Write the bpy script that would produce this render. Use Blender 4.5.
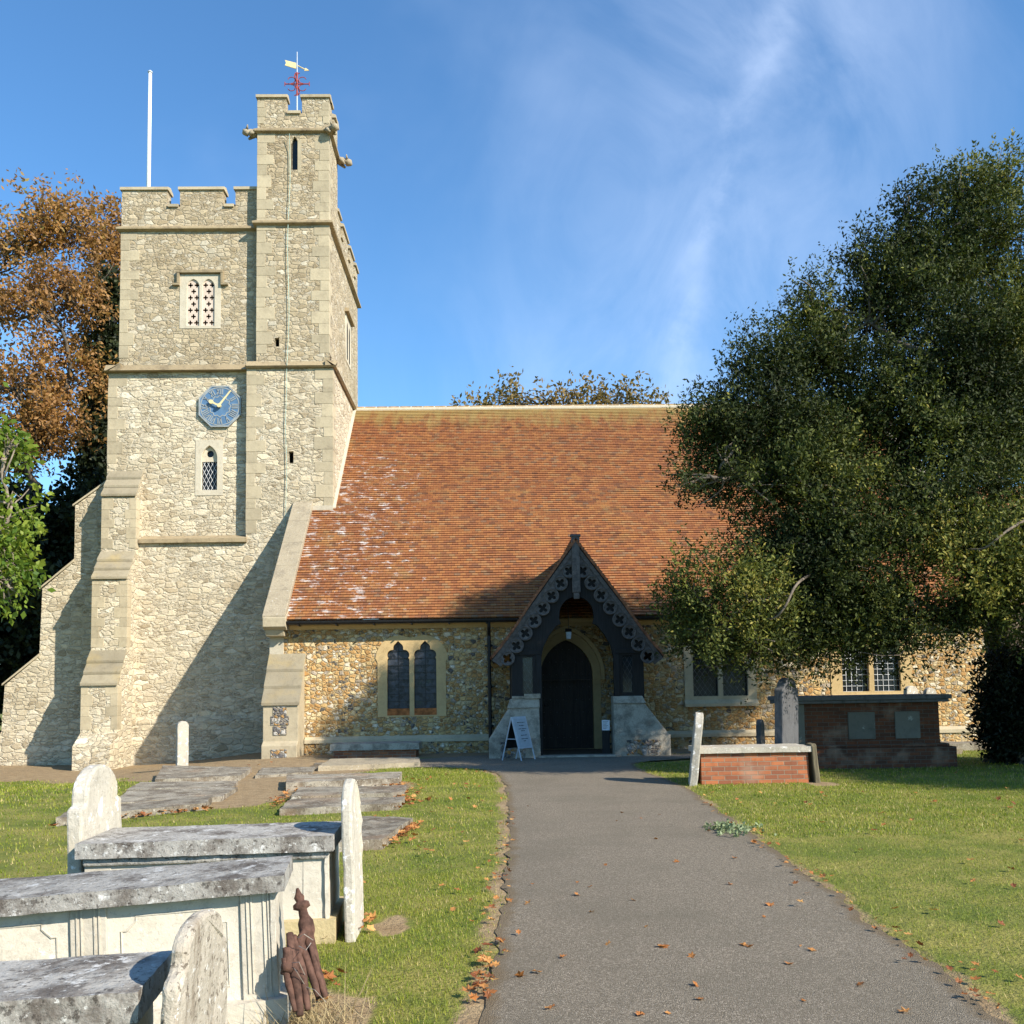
import bpy, bmesh, math, random
import numpy as np
from math import sin, cos, tan, pi, radians, sqrt, atan2
from mathutils import Vector, Matrix, noise as mnoise

for o in list(bpy.data.objects): bpy.data.objects.remove(o)
scene = bpy.context.scene
COL = scene.collection
random.seed(7); RNG = np.random.default_rng(7)

# ------------------------------------------------------------------ camera
FPX, EYE, YAW, TILT, ROLL = 960.0, 1.65, radians(1.3), radians(4.5), 0.016
SHIFT = 690 - 512 - FPX*tan(TILT)
Fw = Vector((sin(YAW)*cos(TILT), cos(YAW)*cos(TILT), sin(TILT)))
R0 = Vector((cos(YAW), -sin(YAW), 0)); U0 = R0.cross(Fw)
Uw = U0*cos(ROLL) + R0*sin(ROLL); Rw = R0*cos(ROLL) - U0*sin(ROLL)
cam = bpy.data.cameras.new('camera'); camo = bpy.data.objects.new('camera', cam); COL.objects.link(camo)
M = Matrix((( Rw.x, Uw.x, -Fw.x, 0), (Rw.y, Uw.y, -Fw.y, 0), (Rw.z, Uw.z, -Fw.z, EYE), (0, 0, 0, 1)))
camo.matrix_world = M
cam.sensor_width = 36; cam.lens = 36*FPX/1024; cam.shift_y = SHIFT/1024
cam.clip_start = 0.05; cam.clip_end = 3000
scene.camera = camo
def at(px, py, Y=None, Z=None):
    """measured picture point -> point in the place, on the plane Y or at height Z"""
    d = Fw + Rw*((px-512)/FPX) + Uw*((512+SHIFT-py)/FPX)
    k = Y/d.y if Y is not None else (Z-EYE)/d.z
    return Vector((d.x*k, d.y*k, d.z*k+EYE))

# ------------------------------------------------------------------ light
SUN_AZ, SUN_EL = radians(129), radians(32.5)          # compass bearing of the sun, +Y is north
sdir = Vector((sin(SUN_AZ)*cos(SUN_EL), cos(SUN_AZ)*cos(SUN_EL), sin(SUN_EL)))
sl = bpy.data.lights.new('sun', 'SUN'); sl.energy = 5.0; sl.angle = radians(0.53); sl.color = (1.0, 0.92, 0.79)
so = bpy.data.objects.new('sun', sl); COL.objects.link(so)
so.rotation_euler = (-sdir).to_track_quat('-Z', 'Y').to_euler(); so.location = (20, -20, 30)
scene.view_settings.view_transform = 'Standard'; scene.view_settings.look = 'None'
scene.view_settings.exposure = 0.80; scene.view_settings.gamma = 1.0

class NT:
    """small node-tree writer"""
    def __init__(s, nt): s.t = nt; nt.nodes.clear()
    def n(s, typ, **kw):
        nd = s.t.nodes.new(typ)
        for k, v in kw.items():
            if k.startswith('i_'): s.set(nd, k[2:], v)
            else: setattr(nd, k, v)
        return nd
    def set(s, nd, key, v):
        sock = nd.inputs[int(key)] if key.isdigit() else nd.inputs[key.replace('_', ' ')]
        if hasattr(v, 'is_output'): s.t.links.new(v, sock)
        elif hasattr(v, 'outputs'): s.t.links.new(v.outputs[0], sock)
        else:
            if sock.type == 'RGBA' and len(v) == 3: v = (*v, 1)
            sock.default_value = v
    def math(s, op, a, b=0.0, c=0.0, clamp=False):
        nd = s.n('ShaderNodeMath', operation=op); nd.use_clamp = clamp
        s.set(nd, '0', a); s.set(nd, '1', b); s.set(nd, '2', c); return nd.outputs[0]
    def mix(s, f, a, b, mode='MIX'):
        nd = s.n('ShaderNodeMix', data_type='RGBA', blend_type=mode)
        s.set(nd, '0', f); s.set(nd, '6', a); s.set(nd, '7', b); return nd.outputs[2]
    def ramp(s, f, stops, interp='LINEAR'):
        nd = s.n('ShaderNodeValToRGB'); cr = nd.color_ramp; cr.interpolation = interp
        while len(cr.elements) < len(stops): cr.elements.new(0.5)
        for e, (p, c) in zip(cr.elements, stops):
            e.position = p; e.color = (*c, 1) if len(c) == 3 else c
        s.set(nd, '0', f); return nd.outputs[0]
    def sstep(s, x, a, b):
        nd = s.n('ShaderNodeMapRange', interpolation_type='SMOOTHSTEP')
        s.set(nd, '0', x); s.set(nd, '1', a); s.set(nd, '2', b); return nd.outputs[0]
    def noise(s, vec, scale, detail=3.0, rough=0.55, dist=0.0):
        nd = s.n('ShaderNodeTexNoise'); s.set(nd, 'Vector', vec)
        s.set(nd, 'Scale', scale); s.set(nd, 'Detail', detail); s.set(nd, 'Roughness', rough); s.set(nd, 'Distortion', dist)
        return nd
    def scale(s, vec, sc):
        nd = s.n('ShaderNodeVectorMath', operation='MULTIPLY'); s.set(nd, '0', vec); s.set(nd, '1', sc); return nd.outputs[0]
    def add(s, a, b):
        nd = s.n('ShaderNodeVectorMath', operation='ADD'); s.set(nd, '0', a); s.set(nd, '1', b); return nd.outputs[0]

# sky: Nishita daylight with thin cirrus streaks laid out by direction
world = bpy.data.worlds.new('World'); scene.world = world; world.use_nodes = True
w = NT(world.node_tree)
sky = w.n('ShaderNodeTexSky', sky_type='NISHITA', sun_disc=False, sun_elevation=SUN_EL, sun_rotation=SUN_AZ,
          air_density=1.0, dust_density=0.35, ozone_density=2.2, altitude=60.0)
tc = w.n('ShaderNodeTexCoord'); sp = w.n('ShaderNodeSeparateXYZ'); w.set(sp, '0', tc.outputs['Generated'])
yy = w.math('MAXIMUM', sp.outputs[1], 0.05)
u = w.math('DIVIDE', sp.outputs[0], yy); v = w.math('DIVIDE', sp.outputs[2], yy)
uv = w.n('ShaderNodeCombineXYZ'); w.set(uv, '0', u); w.set(uv, '1', v)
wob = w.noise(uv.outputs[0], 5.0, 4.0)
d = w.math('SUBTRACT', u, w.math('MULTIPLY_ADD', w.math('SUBTRACT', v, 0.4), 0.36, 0.215))
d = w.math('ADD', d, w.math('MULTIPLY', w.math('SUBTRACT', wob.outputs[0], 0.5), 0.10))
rot = w.n('ShaderNodeMapping'); w.set(rot, 'Vector', uv.outputs[0]); rot.inputs['Rotation'].default_value = (0, 0, radians(20)); rot.inputs['Scale'].default_value = (5.5, 3.2, 1)
streak = w.noise(rot.outputs[0], 1.0, 7.0, 0.6, 1.1)
wob2 = w.noise(uv.outputs[0], 7.0, 7.0, 0.6, 0.4)
def gauss(x, s0): return w.math('POWER', 2.718, w.math('MULTIPLY', w.math('POWER', w.math('DIVIDE', x, s0), 2.0), -1.0))
core = w.math('MULTIPLY', gauss(d, 0.020), w.sstep(wob2.outputs[0], 0.36, 0.66))
veil = w.math('MULTIPLY', gauss(w.math('ADD', d, 0.0), 0.22), w.sstep(streak.outputs[0], 0.15, 0.9))
big = w.noise(uv.outputs[0], 2.2, 5.0, 0.55)
veil2 = w.sstep(big.outputs[0], 0.45, 0.85)
cl = w.math('ADD', w.math('MULTIPLY', core, 0.20), w.math('ADD', w.math('MULTIPLY', veil, 0.36), w.math('MULTIPLY', veil2, 0.18)))
cl = w.math('MULTIPLY', cl, w.sstep(sp.outputs[1], 0.1, 0.5))
skyc = w.mix(1.0, sky.outputs[0], (0.62, 0.98, 1.20, 1), 'MULTIPLY')
mixc = w.mix(cl, skyc, (5.0, 5.9, 7.6, 1))
bg = w.n('ShaderNodeBackground'); w.set(bg, '0', mixc); w.set(bg, '1', 0.114)
wo = w.n('ShaderNodeOutputWorld'); w.set(wo, '0', bg)

# ------------------------------------------------------------------ materials
MATS = {}
def new_mat(name):
    m = bpy.data.materials.new(name); m.use_nodes = True; t = NT(m.node_tree)
    out = t.n('ShaderNodeOutputMaterial'); bs = t.n('ShaderNodeBsdfPrincipled'); t.set(out, '0', bs)
    bs.inputs['Specular IOR Level'].default_value = 0.3
    MATS[name] = m
    return t, bs, out
def bump(t, bs, h, strength, dist):
    b = t.n('ShaderNodeBump'); t.set(b, 'Height', h); t.set(b, 'Strength', strength); t.set(b, 'Distance', dist); t.set(bs, 'Normal', b)
def objco(t): return t.n('ShaderNodeTexCoord').outputs['Object']

def rubble(name, size, stops, mortar, mw=0.07, warp=0.35, bdist=0.05, stain=(0.75, 0.72, 0.66), seed=0.0, grain=0.25, broken=0.5):
    """coursed or random rubble: cells of stone in recessed mortar"""
    t, bs, _ = new_mat(name); P = objco(t)
    P = t.add(P, (seed, seed*1.7, seed*0.3))
    q = t.scale(P, (1/size[0], 1/size[0], 1/size[1]))
    nz = t.noise(q, 1.0, 6.0, 0.62)
    dv = t.n('ShaderNodeVectorMath', operation='SUBTRACT'); t.set(dv, '0', nz.outputs[1]); t.set(dv, '1', (0.5, 0.5, 0.5))
    q2 = t.add(q, t.scale(dv.outputs[0], (warp*2.2, warp*2.2, warp*1.9)))
    pick = t.math('GREATER_THAN', t.noise(q, 0.55, 2.0).outputs[0], 0.53)      # patches of smaller stones
    def cells(vec):
        a_ = t.n('ShaderNodeTexVoronoi', feature='F1'); t.set(a_, 'Vector', vec); t.set(a_, 'Scale', 1.0); t.set(a_, 'Randomness', 0.7)
        b_ = t.n('ShaderNodeTexVoronoi', feature='DISTANCE_TO_EDGE'); t.set(b_, 'Vector', vec); t.set(b_, 'Scale', 1.0); t.set(b_, 'Randomness', 0.7)
        return a_, b_
    va, vb = cells(q2); vc, vd = cells(t.scale(q2, (1.75, 1.75, 1.6)))
    cellc = t.mix(pick, va.outputs['Color'], vc.outputs['Color'])
    mf = t.n('ShaderNodeMix', data_type='FLOAT'); t.set(mf, '0', pick); t.set(mf, '2', vb.outputs['Distance']); t.set(mf, '3', vd.outputs['Distance']); edist = mf.outputs[0]
    sc = t.n('ShaderNodeSeparateColor'); t.set(sc, '0', cellc)
    fine = t.noise(P, 14.0, 5.0, 0.65); mid = t.noise(P, 4.0, 3.0); large = t.noise(P, 0.45, 4.0, 0.6)
    col = t.ramp(sc.outputs[0], stops, 'CONSTANT' if broken > 0.8 else 'LINEAR')
    col = t.mix(t.math('MULTIPLY', t.math('SUBTRACT', fine.outputs[0], 0.5), 0.0), col, col)
    shade = t.math('MULTIPLY_ADD', t.math('SUBTRACT', fine.outputs[0], 0.5), grain*3.2, 1.0)
    shade = t.math('MULTIPLY', shade, t.math('MULTIPLY_ADD', sc.outputs[1], 0.28, 0.86))
    hs = t.n('ShaderNodeHueSaturation'); t.set(hs, 'Color', col); t.set(hs, 'Value', shade); col = hs.outputs[0]
    edge = t.math('ADD', edist, t.math('MULTIPLY', t.math('SUBTRACT', t.noise(P, 3.2, 5.0, 0.7).outputs[0], 0.46), mw*3.2))
    mfac = t.math('SUBTRACT', 1.0, t.sstep(edge, mw*0.35, mw*1.3))
    mcol = t.mix(mid.outputs[0], tuple(c*0.8 for c in mortar), tuple(c*1.15 for c in mortar))
    col = t.mix(mfac, col, mcol)
    col = t.mix(t.math('MULTIPLY', t.sstep(large.outputs[0], 0.48, 0.72), 0.55), col, t.mix(1.0, col, stain, 'MULTIPLY'))
    dp_ = t.noise(t.scale(P, (1.6, 1.6, 0.16)), 1.0, 5.0, 0.65)
    col = t.mix(t.math('MULTIPLY', t.sstep(dp_.outputs[0], 0.50, 0.72), 0.42), col, t.mix(1.0, col, (0.70, 0.66, 0.60, 1), 'MULTIPLY'))
    t.set(bs, 'Base Color', col); bs.inputs['Roughness'].default_value = 0.92
    h = t.math('ADD', t.sstep(edge, 0.0, mw*2.4), t.math('MULTIPLY', fine.outputs[0], 0.85))
    h = t.math('ADD', h, t.math('ADD', t.math('MULTIPLY', sc.outputs[2], 0.5), t.math('MULTIPLY', t.noise(P, 38.0, 4.0, 0.7).outputs[0], 0.5)))
    bump(t, bs, h, 1.0, bdist)
    return MATS[name]

rubble('ragstone', (0.34, 0.165), [(0.0, (0.36, 0.29, 0.19)), (0.2, (0.47, 0.395, 0.275)), (0.5, (0.58, 0.495, 0.35)), (0.75, (0.50, 0.43, 0.31)), (0.95, (0.61, 0.54, 0.41))],
       (0.60, 0.52, 0.385), 0.07, 0.40, 0.026, stain=(0.80, 0.77, 0.72))
rubble('ragstone_upper', (0.25, 0.14), [(0.0, (0.30, 0.235, 0.145)), (0.3, (0.40, 0.325, 0.21)), (0.6, (0.465, 0.38, 0.255)), (0.85, (0.41, 0.35, 0.25)), (0.97, (0.49, 0.435, 0.335))],
       (0.43, 0.355, 0.245), 0.075, 0.42, 0.020, stain=(0.78, 0.73, 0.66), seed=3.1)
rubble('flint_rubble', (0.15, 0.11), [(0.0, (0.13, 0.115, 0.10)), (0.05, (0.42, 0.235, 0.085)), (0.28, (0.55, 0.37, 0.16)), (0.46, (0.62, 0.49, 0.28)), (0.62, (0.36, 0.29, 0.21)), (0.68, (0.52, 0.31, 0.12)), (0.84, (0.66, 0.57, 0.43)), (0.95, (0.40, 0.33, 0.25))],
       (0.55, 0.41, 0.22), 0.10, 0.42, 0.034, stain=(0.70, 0.66, 0.62), seed=5.3, broken=1.0)
rubble('flint_panel', (0.16, 0.14), [(0.0, (0.14, 0.13, 0.13)), (0.35, (0.34, 0.33, 0.31)), (0.6, (0.45, 0.42, 0.37)), (0.8, (0.42, 0.24, 0.09))],
       (0.34, 0.29, 0.22), 0.10, 0.36, 0.04, seed=8.2, broken=1.0)

def stone(name, base, dark, lichen=None, lichen_amt=0.0, course=None, bdist=0.012, rough=0.88, streak=False, dark_amt=0.55, warm=None, lo=0.48, speck=0.0):
    """weathered ashlar or tomb stone, with optional lichen blotches and block joints"""
    t, bs, _ = new_mat(name); P = objco(t)
    a = t.noise(P, 1.7, 5.0, 0.62); b = t.noise(P, 11.0, 5.0, 0.65); c = t.noise(P, 42.0, 3.0, 0.7)
    Ps = t.scale(P, (3.0, 3.0, 0.6)) if streak else P
    s2 = t.noise(Ps, 2.9, 7.0, 0.72)
    col = t.mix(t.sstep(a.outputs[0], 0.35, 0.75), base, tuple(x*0.86 for x in base))
    col = t.mix(t.math('MULTIPLY', t.sstep(s2.outputs[0], lo, lo+0.20), dark_amt), col, dark)
    if warm: col = t.mix(t.math('MULTIPLY', t.sstep(t.noise(t.add(P, (9, 3, 4)), 1.1, 4.0).outputs[0], 0.52, 0.75), 0.6), col, warm)
    col = t.mix(t.math('MULTIPLY', t.sstep(b.outputs[0], 0.52, 0.75), 0.35), col, tuple(x*0.6 for x in dark))
    if lichen:
        l = t.noise(t.add(P, (4.1, 1.3, 2.2)), 6.5, 6.0, 0.7)
        lo = 0.70 - 0.28*lichen_amt
        col = t.mix(t.math('MULTIPLY', t.sstep(l.outputs[0], lo, lo+0.07), 0.85), col, lichen)
    if speck:
        p1 = t.noise(t.add(P, (2.2, 7.1, 5.5)), 34.0, 5.0, 0.75); p2 = t.noise(t.add(P, (6.2, 1.1, 3.5)), 24.0, 6.0, 0.78)
        col = t.mix(t.math('MULTIPLY', t.sstep(p1.outputs[0], 0.55, 0.62), speck), col, tuple(x*0.45 for x in dark))
        col = t.mix(t.math('MULTIPLY', t.sstep(p2.outputs[0], 0.58, 0.64), speck), col, lichen or base)
    oi = t.n('ShaderNodeObjectInfo'); hv = t.n('ShaderNodeHueSaturation'); t.set(hv, 'Color', col); t.set(hv, 'Value', t.math('MULTIPLY_ADD', oi.outputs['Random'], 0.26, 0.85)); col = hv.outputs[0]
    t.set(bs, 'Base Color', col); bs.inputs['Roughness'].default_value = rough
    h = t.math('ADD', t.math('MULTIPLY', b.outputs[0], 0.8), t.math('MULTIPLY', c.outputs[0], 0.45))
    bump(t, bs, h, 0.9, bdist)
    return MATS[name]
stone('ashlar', (0.44, 0.37, 0.25), (0.28, 0.23, 0.155), bdist=0.012, dark_amt=0.5)
stone('ashlar_gold', (0.50, 0.36, 0.175), (0.36, 0.24, 0.11), bdist=0.01, dark_amt=0.4)
stone('ashlar_pale', (0.53, 0.47, 0.36), (0.40, 0.33, 0.23), bdist=0.01, dark_amt=0.35)
stone('string_stone', (0.34, 0.265, 0.16), (0.15, 0.115, 0.075), bdist=0.015, dark_amt=0.7)
stone('coping_stone', (0.33, 0.275, 0.19), (0.17, 0.14, 0.10), (0.52, 0.49, 0.42), 0.25, bdist=0.015, dark_amt=0.6, speck=0.5)
stone('offset_stone', (0.30, 0.255, 0.175), (0.20, 0.165, 0.11), (0.56, 0.50, 0.38), 0.15, bdist=0.014, warm=(0.40, 0.29, 0.11))
stone('porch_stone', (0.42, 0.375, 0.30), (0.16, 0.14, 0.11), bdist=0.012, dark_amt=0.8, lo=0.44, speck=0.4)
stone('tomb_white', (0.53, 0.48, 0.395), (0.37, 0.33, 0.265), (0.74, 0.72, 0.67), 0.22, bdist=0.006, dark_amt=0.55, speck=0.25)
stone('tomb_slab', (0.36, 0.34, 0.305), (0.085, 0.068, 0.055), (0.58, 0.57, 0.54), 0.45, bdist=0.014, dark_amt=0.90, lo=0.43, speck=0.75)
stone('headstone_white', (0.43, 0.39, 0.32), (0.31, 0.28, 0.225), (0.82, 0.81, 0.78), 0.45, bdist=0.01, dark_amt=0.55, streak=True, warm=(0.52, 0.42, 0.26), speck=0.35)
stone('headstone_brown', (0.37, 0.325, 0.26), (0.17, 0.13, 0.09), (0.60, 0.585, 0.55), 0.30, bdist=0.016, dark_amt=0.8, streak=True, speck=0.8)
stone('headstone_dark', (0.115, 0.115, 0.12), (0.05, 0.05, 0.052), (0.21, 0.21, 0.20), 0.2, bdist=0.012, dark_amt=0.8, streak=True)
stone('ledger', (0.30, 0.265, 0.205), (0.10, 0.075, 0.05), (0.50, 0.47, 0.41), 0.35, bdist=0.014, dark_amt=0.85, warm=(0.27, 0.16, 0.085), lo=0.42, speck=0.7)
stone('yellow_stone', (0.50, 0.40, 0.22), (0.34, 0.26, 0.13), bdist=0.01)
stone('panel_stone', (0.16, 0.15, 0.125), (0.09, 0.085, 0.07), (0.33, 0.33, 0.29), 0.3, bdist=0.01)

def tiles(name, gauge, lichen=True):
    """clay plain tiles on a UV in metres; random tone per tile, moss and lichen"""
    t, bs, _ = new_mat(name)
    uvn = t.n('ShaderNodeUVMap'); s = t.n('ShaderNodeSeparateXYZ'); t.set(s, '0', uvn.outputs[0])
    row = t.math('FLOOR', t.math('DIVIDE', s.outputs[1], gauge))
    uu = t.math('ADD', t.math('DIVIDE', s.outputs[0], 0.168), t.math('MULTIPLY', t.math('MODULO', row, 2.0), 0.5))
    colm = t.math('FLOOR', uu)
    cv = t.n('ShaderNodeCombineXYZ'); t.set(cv, '0', colm); t.set(cv, '1', row)
    wn = t.n('ShaderNodeTexWhiteNoise', noise_dimensions='2D'); t.set(wn, '0', cv.outputs[0])
    col = t.ramp(wn.outputs[0], [(0.0, (0.15, 0.064, 0.032)), (0.15, (0.225, 0.083, 0.034)), (0.5, (0.275, 0.105, 0.037)), (0.85, (0.325, 0.137, 0.046)), (0.95, (0.27, 0.145, 0.065)), (1.0, (0.18, 0.10, 0.06))])
    U = uvn.outputs[0]
    big = t.noise(U, 0.35, 5.0, 0.6); fine = t.noise(U, 9.0, 4.0, 0.7); midn = t.noise(t.scale(U, (1.0, 2.2, 1.0)), 1.3, 5.0, 0.65)
    col = t.mix(t.math('MULTIPLY', t.sstep(midn.outputs[0], 0.5, 0.8), 0.40), col, (0.13, 0.085, 0.055, 1))
    col = t.mix(t.math('MULTIPLY', t.sstep(fine.outputs[0], 0.52, 0.8), 0.5), col, (0.46, 0.26, 0.10, 1))
    col = t.mix(t.math('MULTIPLY', t.sstep(big.outputs[0], 0.45, 0.8), 0.30), col, (0.21, 0.085, 0.042, 1))
    gap = t.math('FRACT', uu); g1 = t.math('LESS_THAN', gap, 0.06)
    col = t.mix(t.math('MULTIPLY', g1, 0.7), col, (0.05, 0.028, 0.02, 1))
    if lichen:
        ln = t.noise(t.scale(U, (0.9, 1.9, 1.0)), 2.6, 8.0, 0.78)
        near = t.math('MULTIPLY', t.math('SUBTRACT', 1.0, t.sstep(s.outputs[0], -3.6, 0.3)), t.math('SUBTRACT', 1.0, t.sstep(s.outputs[1], 6.5, 13.0)))
        amt = t.math('MULTIPLY_ADD', near, 0.15, 0.0)
        lf = t.sstep(t.math('ADD', ln.outputs[0], amt), 0.685, 0.75)
        lf = t.math('MULTIPLY', lf, t.math('MULTIPLY_ADD', wn.outputs[0], 0.5, 0.45))
        col = t.mix(lf, col, (0.60, 0.58, 0.56, 1))
        yn = t.noise(t.scale(U, (2.0, 0.6, 1.0)), 1.5, 5.0, 0.65)
        top = t.sstep(t.math('ADD', s.outputs[1], t.math('MULTIPLY', t.math('SUBTRACT', yn.outputs[0], 0.5), 4.5)), 10.2, 11.9)
        col = t.mix(t.math('MULTIPLY', top, 0.80), col, (0.32, 0.235, 0.085, 1))
        yn2 = t.noise(U, 0.9, 5.0, 0.7)
        col = t.mix(t.math('MULTIPLY', t.sstep(yn2.outputs[0], 0.50, 0.8), 0.42), col, (0.36, 0.25, 0.085, 1))
    t.set(bs, 'Base Color', col); bs.inputs['Roughness'].default_value = 0.85
    vf = t.math('FRACT', t.math('DIVIDE', s.outputs[1], gauge))
    hgt = t.math('ADD', t.math('MULTIPLY', wn.outputs[0], 0.6), t.math('MULTIPLY', fine.outputs[0], 0.5))
    bump(t, bs, hgt, 0.8, 0.012)
tiles('roof_tiles', 0.1154); tiles('porch_tiles', 0.105, False)

def bricks(name, c1, c2, mortar):
    t, bs, _ = new_mat(name); P = objco(t)
    s = t.n('ShaderNodeSeparateXYZ'); t.set(s, '0', P)
    cv = t.n('ShaderNodeCombineXYZ'); t.set(cv, '0', t.math('ADD', s.outputs[0], s.outputs[1])); t.set(cv, '1', s.outputs[2])
    b = t.n('ShaderNodeTexBrick'); t.set(b, 'Vector', cv.outputs[0]); t.set(b, 'Color1', c1); t.set(b, 'Color2', c2); t.set(b, 'Mortar', mortar)
    t.set(b, 'Scale', 1.0); t.set(b, 'Brick Width', 0.225); t.set(b, 'Row Height', 0.075); t.set(b, 'Mortar Size', 0.008); t.set(b, 'Mortar Smooth', 0.3)
    n = t.noise(P, 9.0, 5.0, 0.65); n2 = t.noise(P, 2.0, 4.0)
    col = t.mix(t.math('MULTIPLY', t.sstep(n.outputs[0], 0.45, 0.75), 0.5), b.outputs[0], tuple(x*0.45 for x in c1))
    col = t.mix(t.math('MULTIPLY', t.sstep(n2.outputs[0], 0.5, 0.72), 0.4), col, (0.36, 0.26, 0.19, 1))
    t.set(bs, 'Base Color', col); bs.inputs['Roughness'].default_value = 0.9
    bump(t, bs, t.math('ADD', t.math('MULTIPLY', b.outputs[1], -1.0), t.math('MULTIPLY', n.outputs[0], 0.5)), 1.0, 0.012)
bricks('brick_orange', (0.40, 0.135, 0.055), (0.20, 0.072, 0.040), (0.27, 0.20, 0.14))
bricks('brick_dark', (0.15, 0.050, 0.022), (0.07, 0.032, 0.020), (0.11, 0.088, 0.07))

def plain(name, col, rough=0.6, metal=0.0, nscale=8.0, var=0.3, bdist=0.003, grain=None, spec=0.3):
    t, bs, _ = new_mat(name); P = objco(t)
    Q = t.scale(P, grain) if grain else P
    n = t.noise(Q, nscale, 5.0, 0.65)
    c = t.mix(t.sstep(n.outputs[0], 0.3, 0.7), tuple(x*(1-var) for x in col), tuple(min(1, x*(1+var)) for x in col))
    t.set(bs, 'Base Color', c); bs.inputs['Roughness'].default_value = rough; bs.inputs['Metallic'].default_value = metal
    bs.inputs['Specular IOR Level'].default_value = spec
    bump(t, bs, n.outputs[0], 0.6, bdist)
    return MATS[name]
plain('dark_timber', (0.016, 0.0145, 0.014), 0.7, grain=(30, 30, 2), nscale=1.0, var=0.4, bdist=0.006)
plain('door_oak', (0.026, 0.019, 0.014), 0.65, grain=(40, 40, 1.5), nscale=1.0, var=0.45, bdist=0.006)
plain('barge_timber', (0.105, 0.092, 0.086), 0.65, grain=(12, 12, 12), nscale=1.0, var=0.35, bdist=0.005)
plain('black_iron', (0.012, 0.012, 0.013), 0.45, 0.0, 12, 0.3, 0.002)
plain('iron_stud', (0.09, 0.085, 0.08), 0.5, 0.6, 12, 0.3, 0.002)
plain('void_dark', (0.006, 0.006, 0.007), 0.9)
plain('white_paint', (0.80, 0.80, 0.78), 0.45, var=0.04)
plain('grey_paint', (0.42, 0.46, 0.52), 0.4, var=0.08)
plain('poster', (0.36, 0.40, 0.44), 0.35, var=0.08)
plain('poster_ink', (0.05, 0.055, 0.07), 0.6, var=0.1)
plain('paper', (0.70, 0.74, 0.80), 0.6, var=0.04)
plain('rust', (0.085, 0.043, 0.030), 0.88, 0.0, 16, 0.5, 0.010)
plain('rusty_red', (0.27, 0.050, 0.040), 0.7, 0.0, 10, 0.3, 0.003)
plain('wire', (0.34, 0.30, 0.26), 0.6, 0.3)
plain('gilt', (0.78, 0.63, 0.32), 0.45, 0.15, var=0.12)
plain('clock_blue', (0.085, 0.165, 0.28), 0.5, 0.0, 5, 0.14, 0.002)
plain('clock_grey', (0.27, 0.29, 0.29), 0.5, 0.0, 5, 0.12, 0.002)
plain('louvre', (0.56, 0.45, 0.37), 0.85, nscale=5, var=0.12)
plain('lead_came', (0.20, 0.20, 0.20), 0.5, 0.2)
plain('pale_came', (0.50, 0.51, 0.52), 0.5)
plain('copper_green', (0.30, 0.40, 0.34), 0.6, 0.2)
plain('rust_stain', (0.33, 0.115, 0.035), 0.9, nscale=9, var=0.45)
plain('post_wood', (0.14, 0.115, 0.07), 0.85, grain=(20, 20, 2), nscale=1.0, var=0.35)
plain('glow_lens', (0.35, 0.45, 0.55), 0.3)
plain('bark_light', (0.20, 0.165, 0.125), 0.9, grain=(9, 9, 3), nscale=1.0, var=0.4, bdist=0.02)
plain('bark_grey', (0.13, 0.105, 0.08), 0.9, grain=(9, 9, 3), nscale=1.0, var=0.45, bdist=0.02)
plain('bark_dark', (0.10, 0.082, 0.062), 0.92, grain=(9, 9, 2.5), nscale=1.0, var=0.4, bdist=0.03)
plain('ridge_clay', (0.30, 0.20, 0.095), 0.9, nscale=5.0, var=0.4)
plain('verge_clay', (0.24, 0.10, 0.05), 0.85, nscale=7.0, var=0.5)
plain('mat_floor', (0.10, 0.065, 0.04), 0.95, var=0.3)

def glass(name, col, rough=0.12, stain=False):
    t, bs, _ = new_mat(name); P = objco(t)
    if stain:
        v1 = t.n('ShaderNodeTexVoronoi'); t.set(v1, 'Vector', P); t.set(v1, 'Scale', 11.0)
        c = t.mix(t.n('ShaderNodeSeparateColor', i_0=v1.outputs['Color']).outputs[0], tuple(x*0.4 for x in col), tuple(x*2.0 for x in col))
        v2 = t.n('ShaderNodeTexVoronoi', feature='DISTANCE_TO_EDGE'); t.set(v2, 'Vector', P); t.set(v2, 'Scale', 11.0)
        c = t.mix(t.sstep(v2.outputs[0], 0.02, 0.06), (0.045, 0.045, 0.05, 1), c)
        n = t.noise(P, 3.5, 3.0); c = t.mix(t.math('MULTIPLY', t.sstep(n.outputs[0], 0.55, 0.7), 0.5), c, (0.05, 0.075, 0.05, 1))
        t.set(bs, 'Base Color', c)
        bump(t, bs, t.n('ShaderNodeSeparateColor', i_0=v1.outputs['Color']).outputs[1], 0.35, 0.01)
    else:
        t.set(bs, 'Base Color', (*col, 1))
        n = t.noise(P, 7.0, 2.0); bump(t, bs, n.outputs[0], 0.12, 0.02)
    bs.inputs['Roughness'].default_value = rough; bs.inputs['Specular IOR Level'].default_value = 0.3
glass('stained_glass', (0.022, 0.026, 0.036), 0.30, True)
glass('dark_glass', (0.012, 0.014, 0.018), 0.2)
glass('leaded_glass', (0.018, 0.024, 0.03), 0.15)

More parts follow.
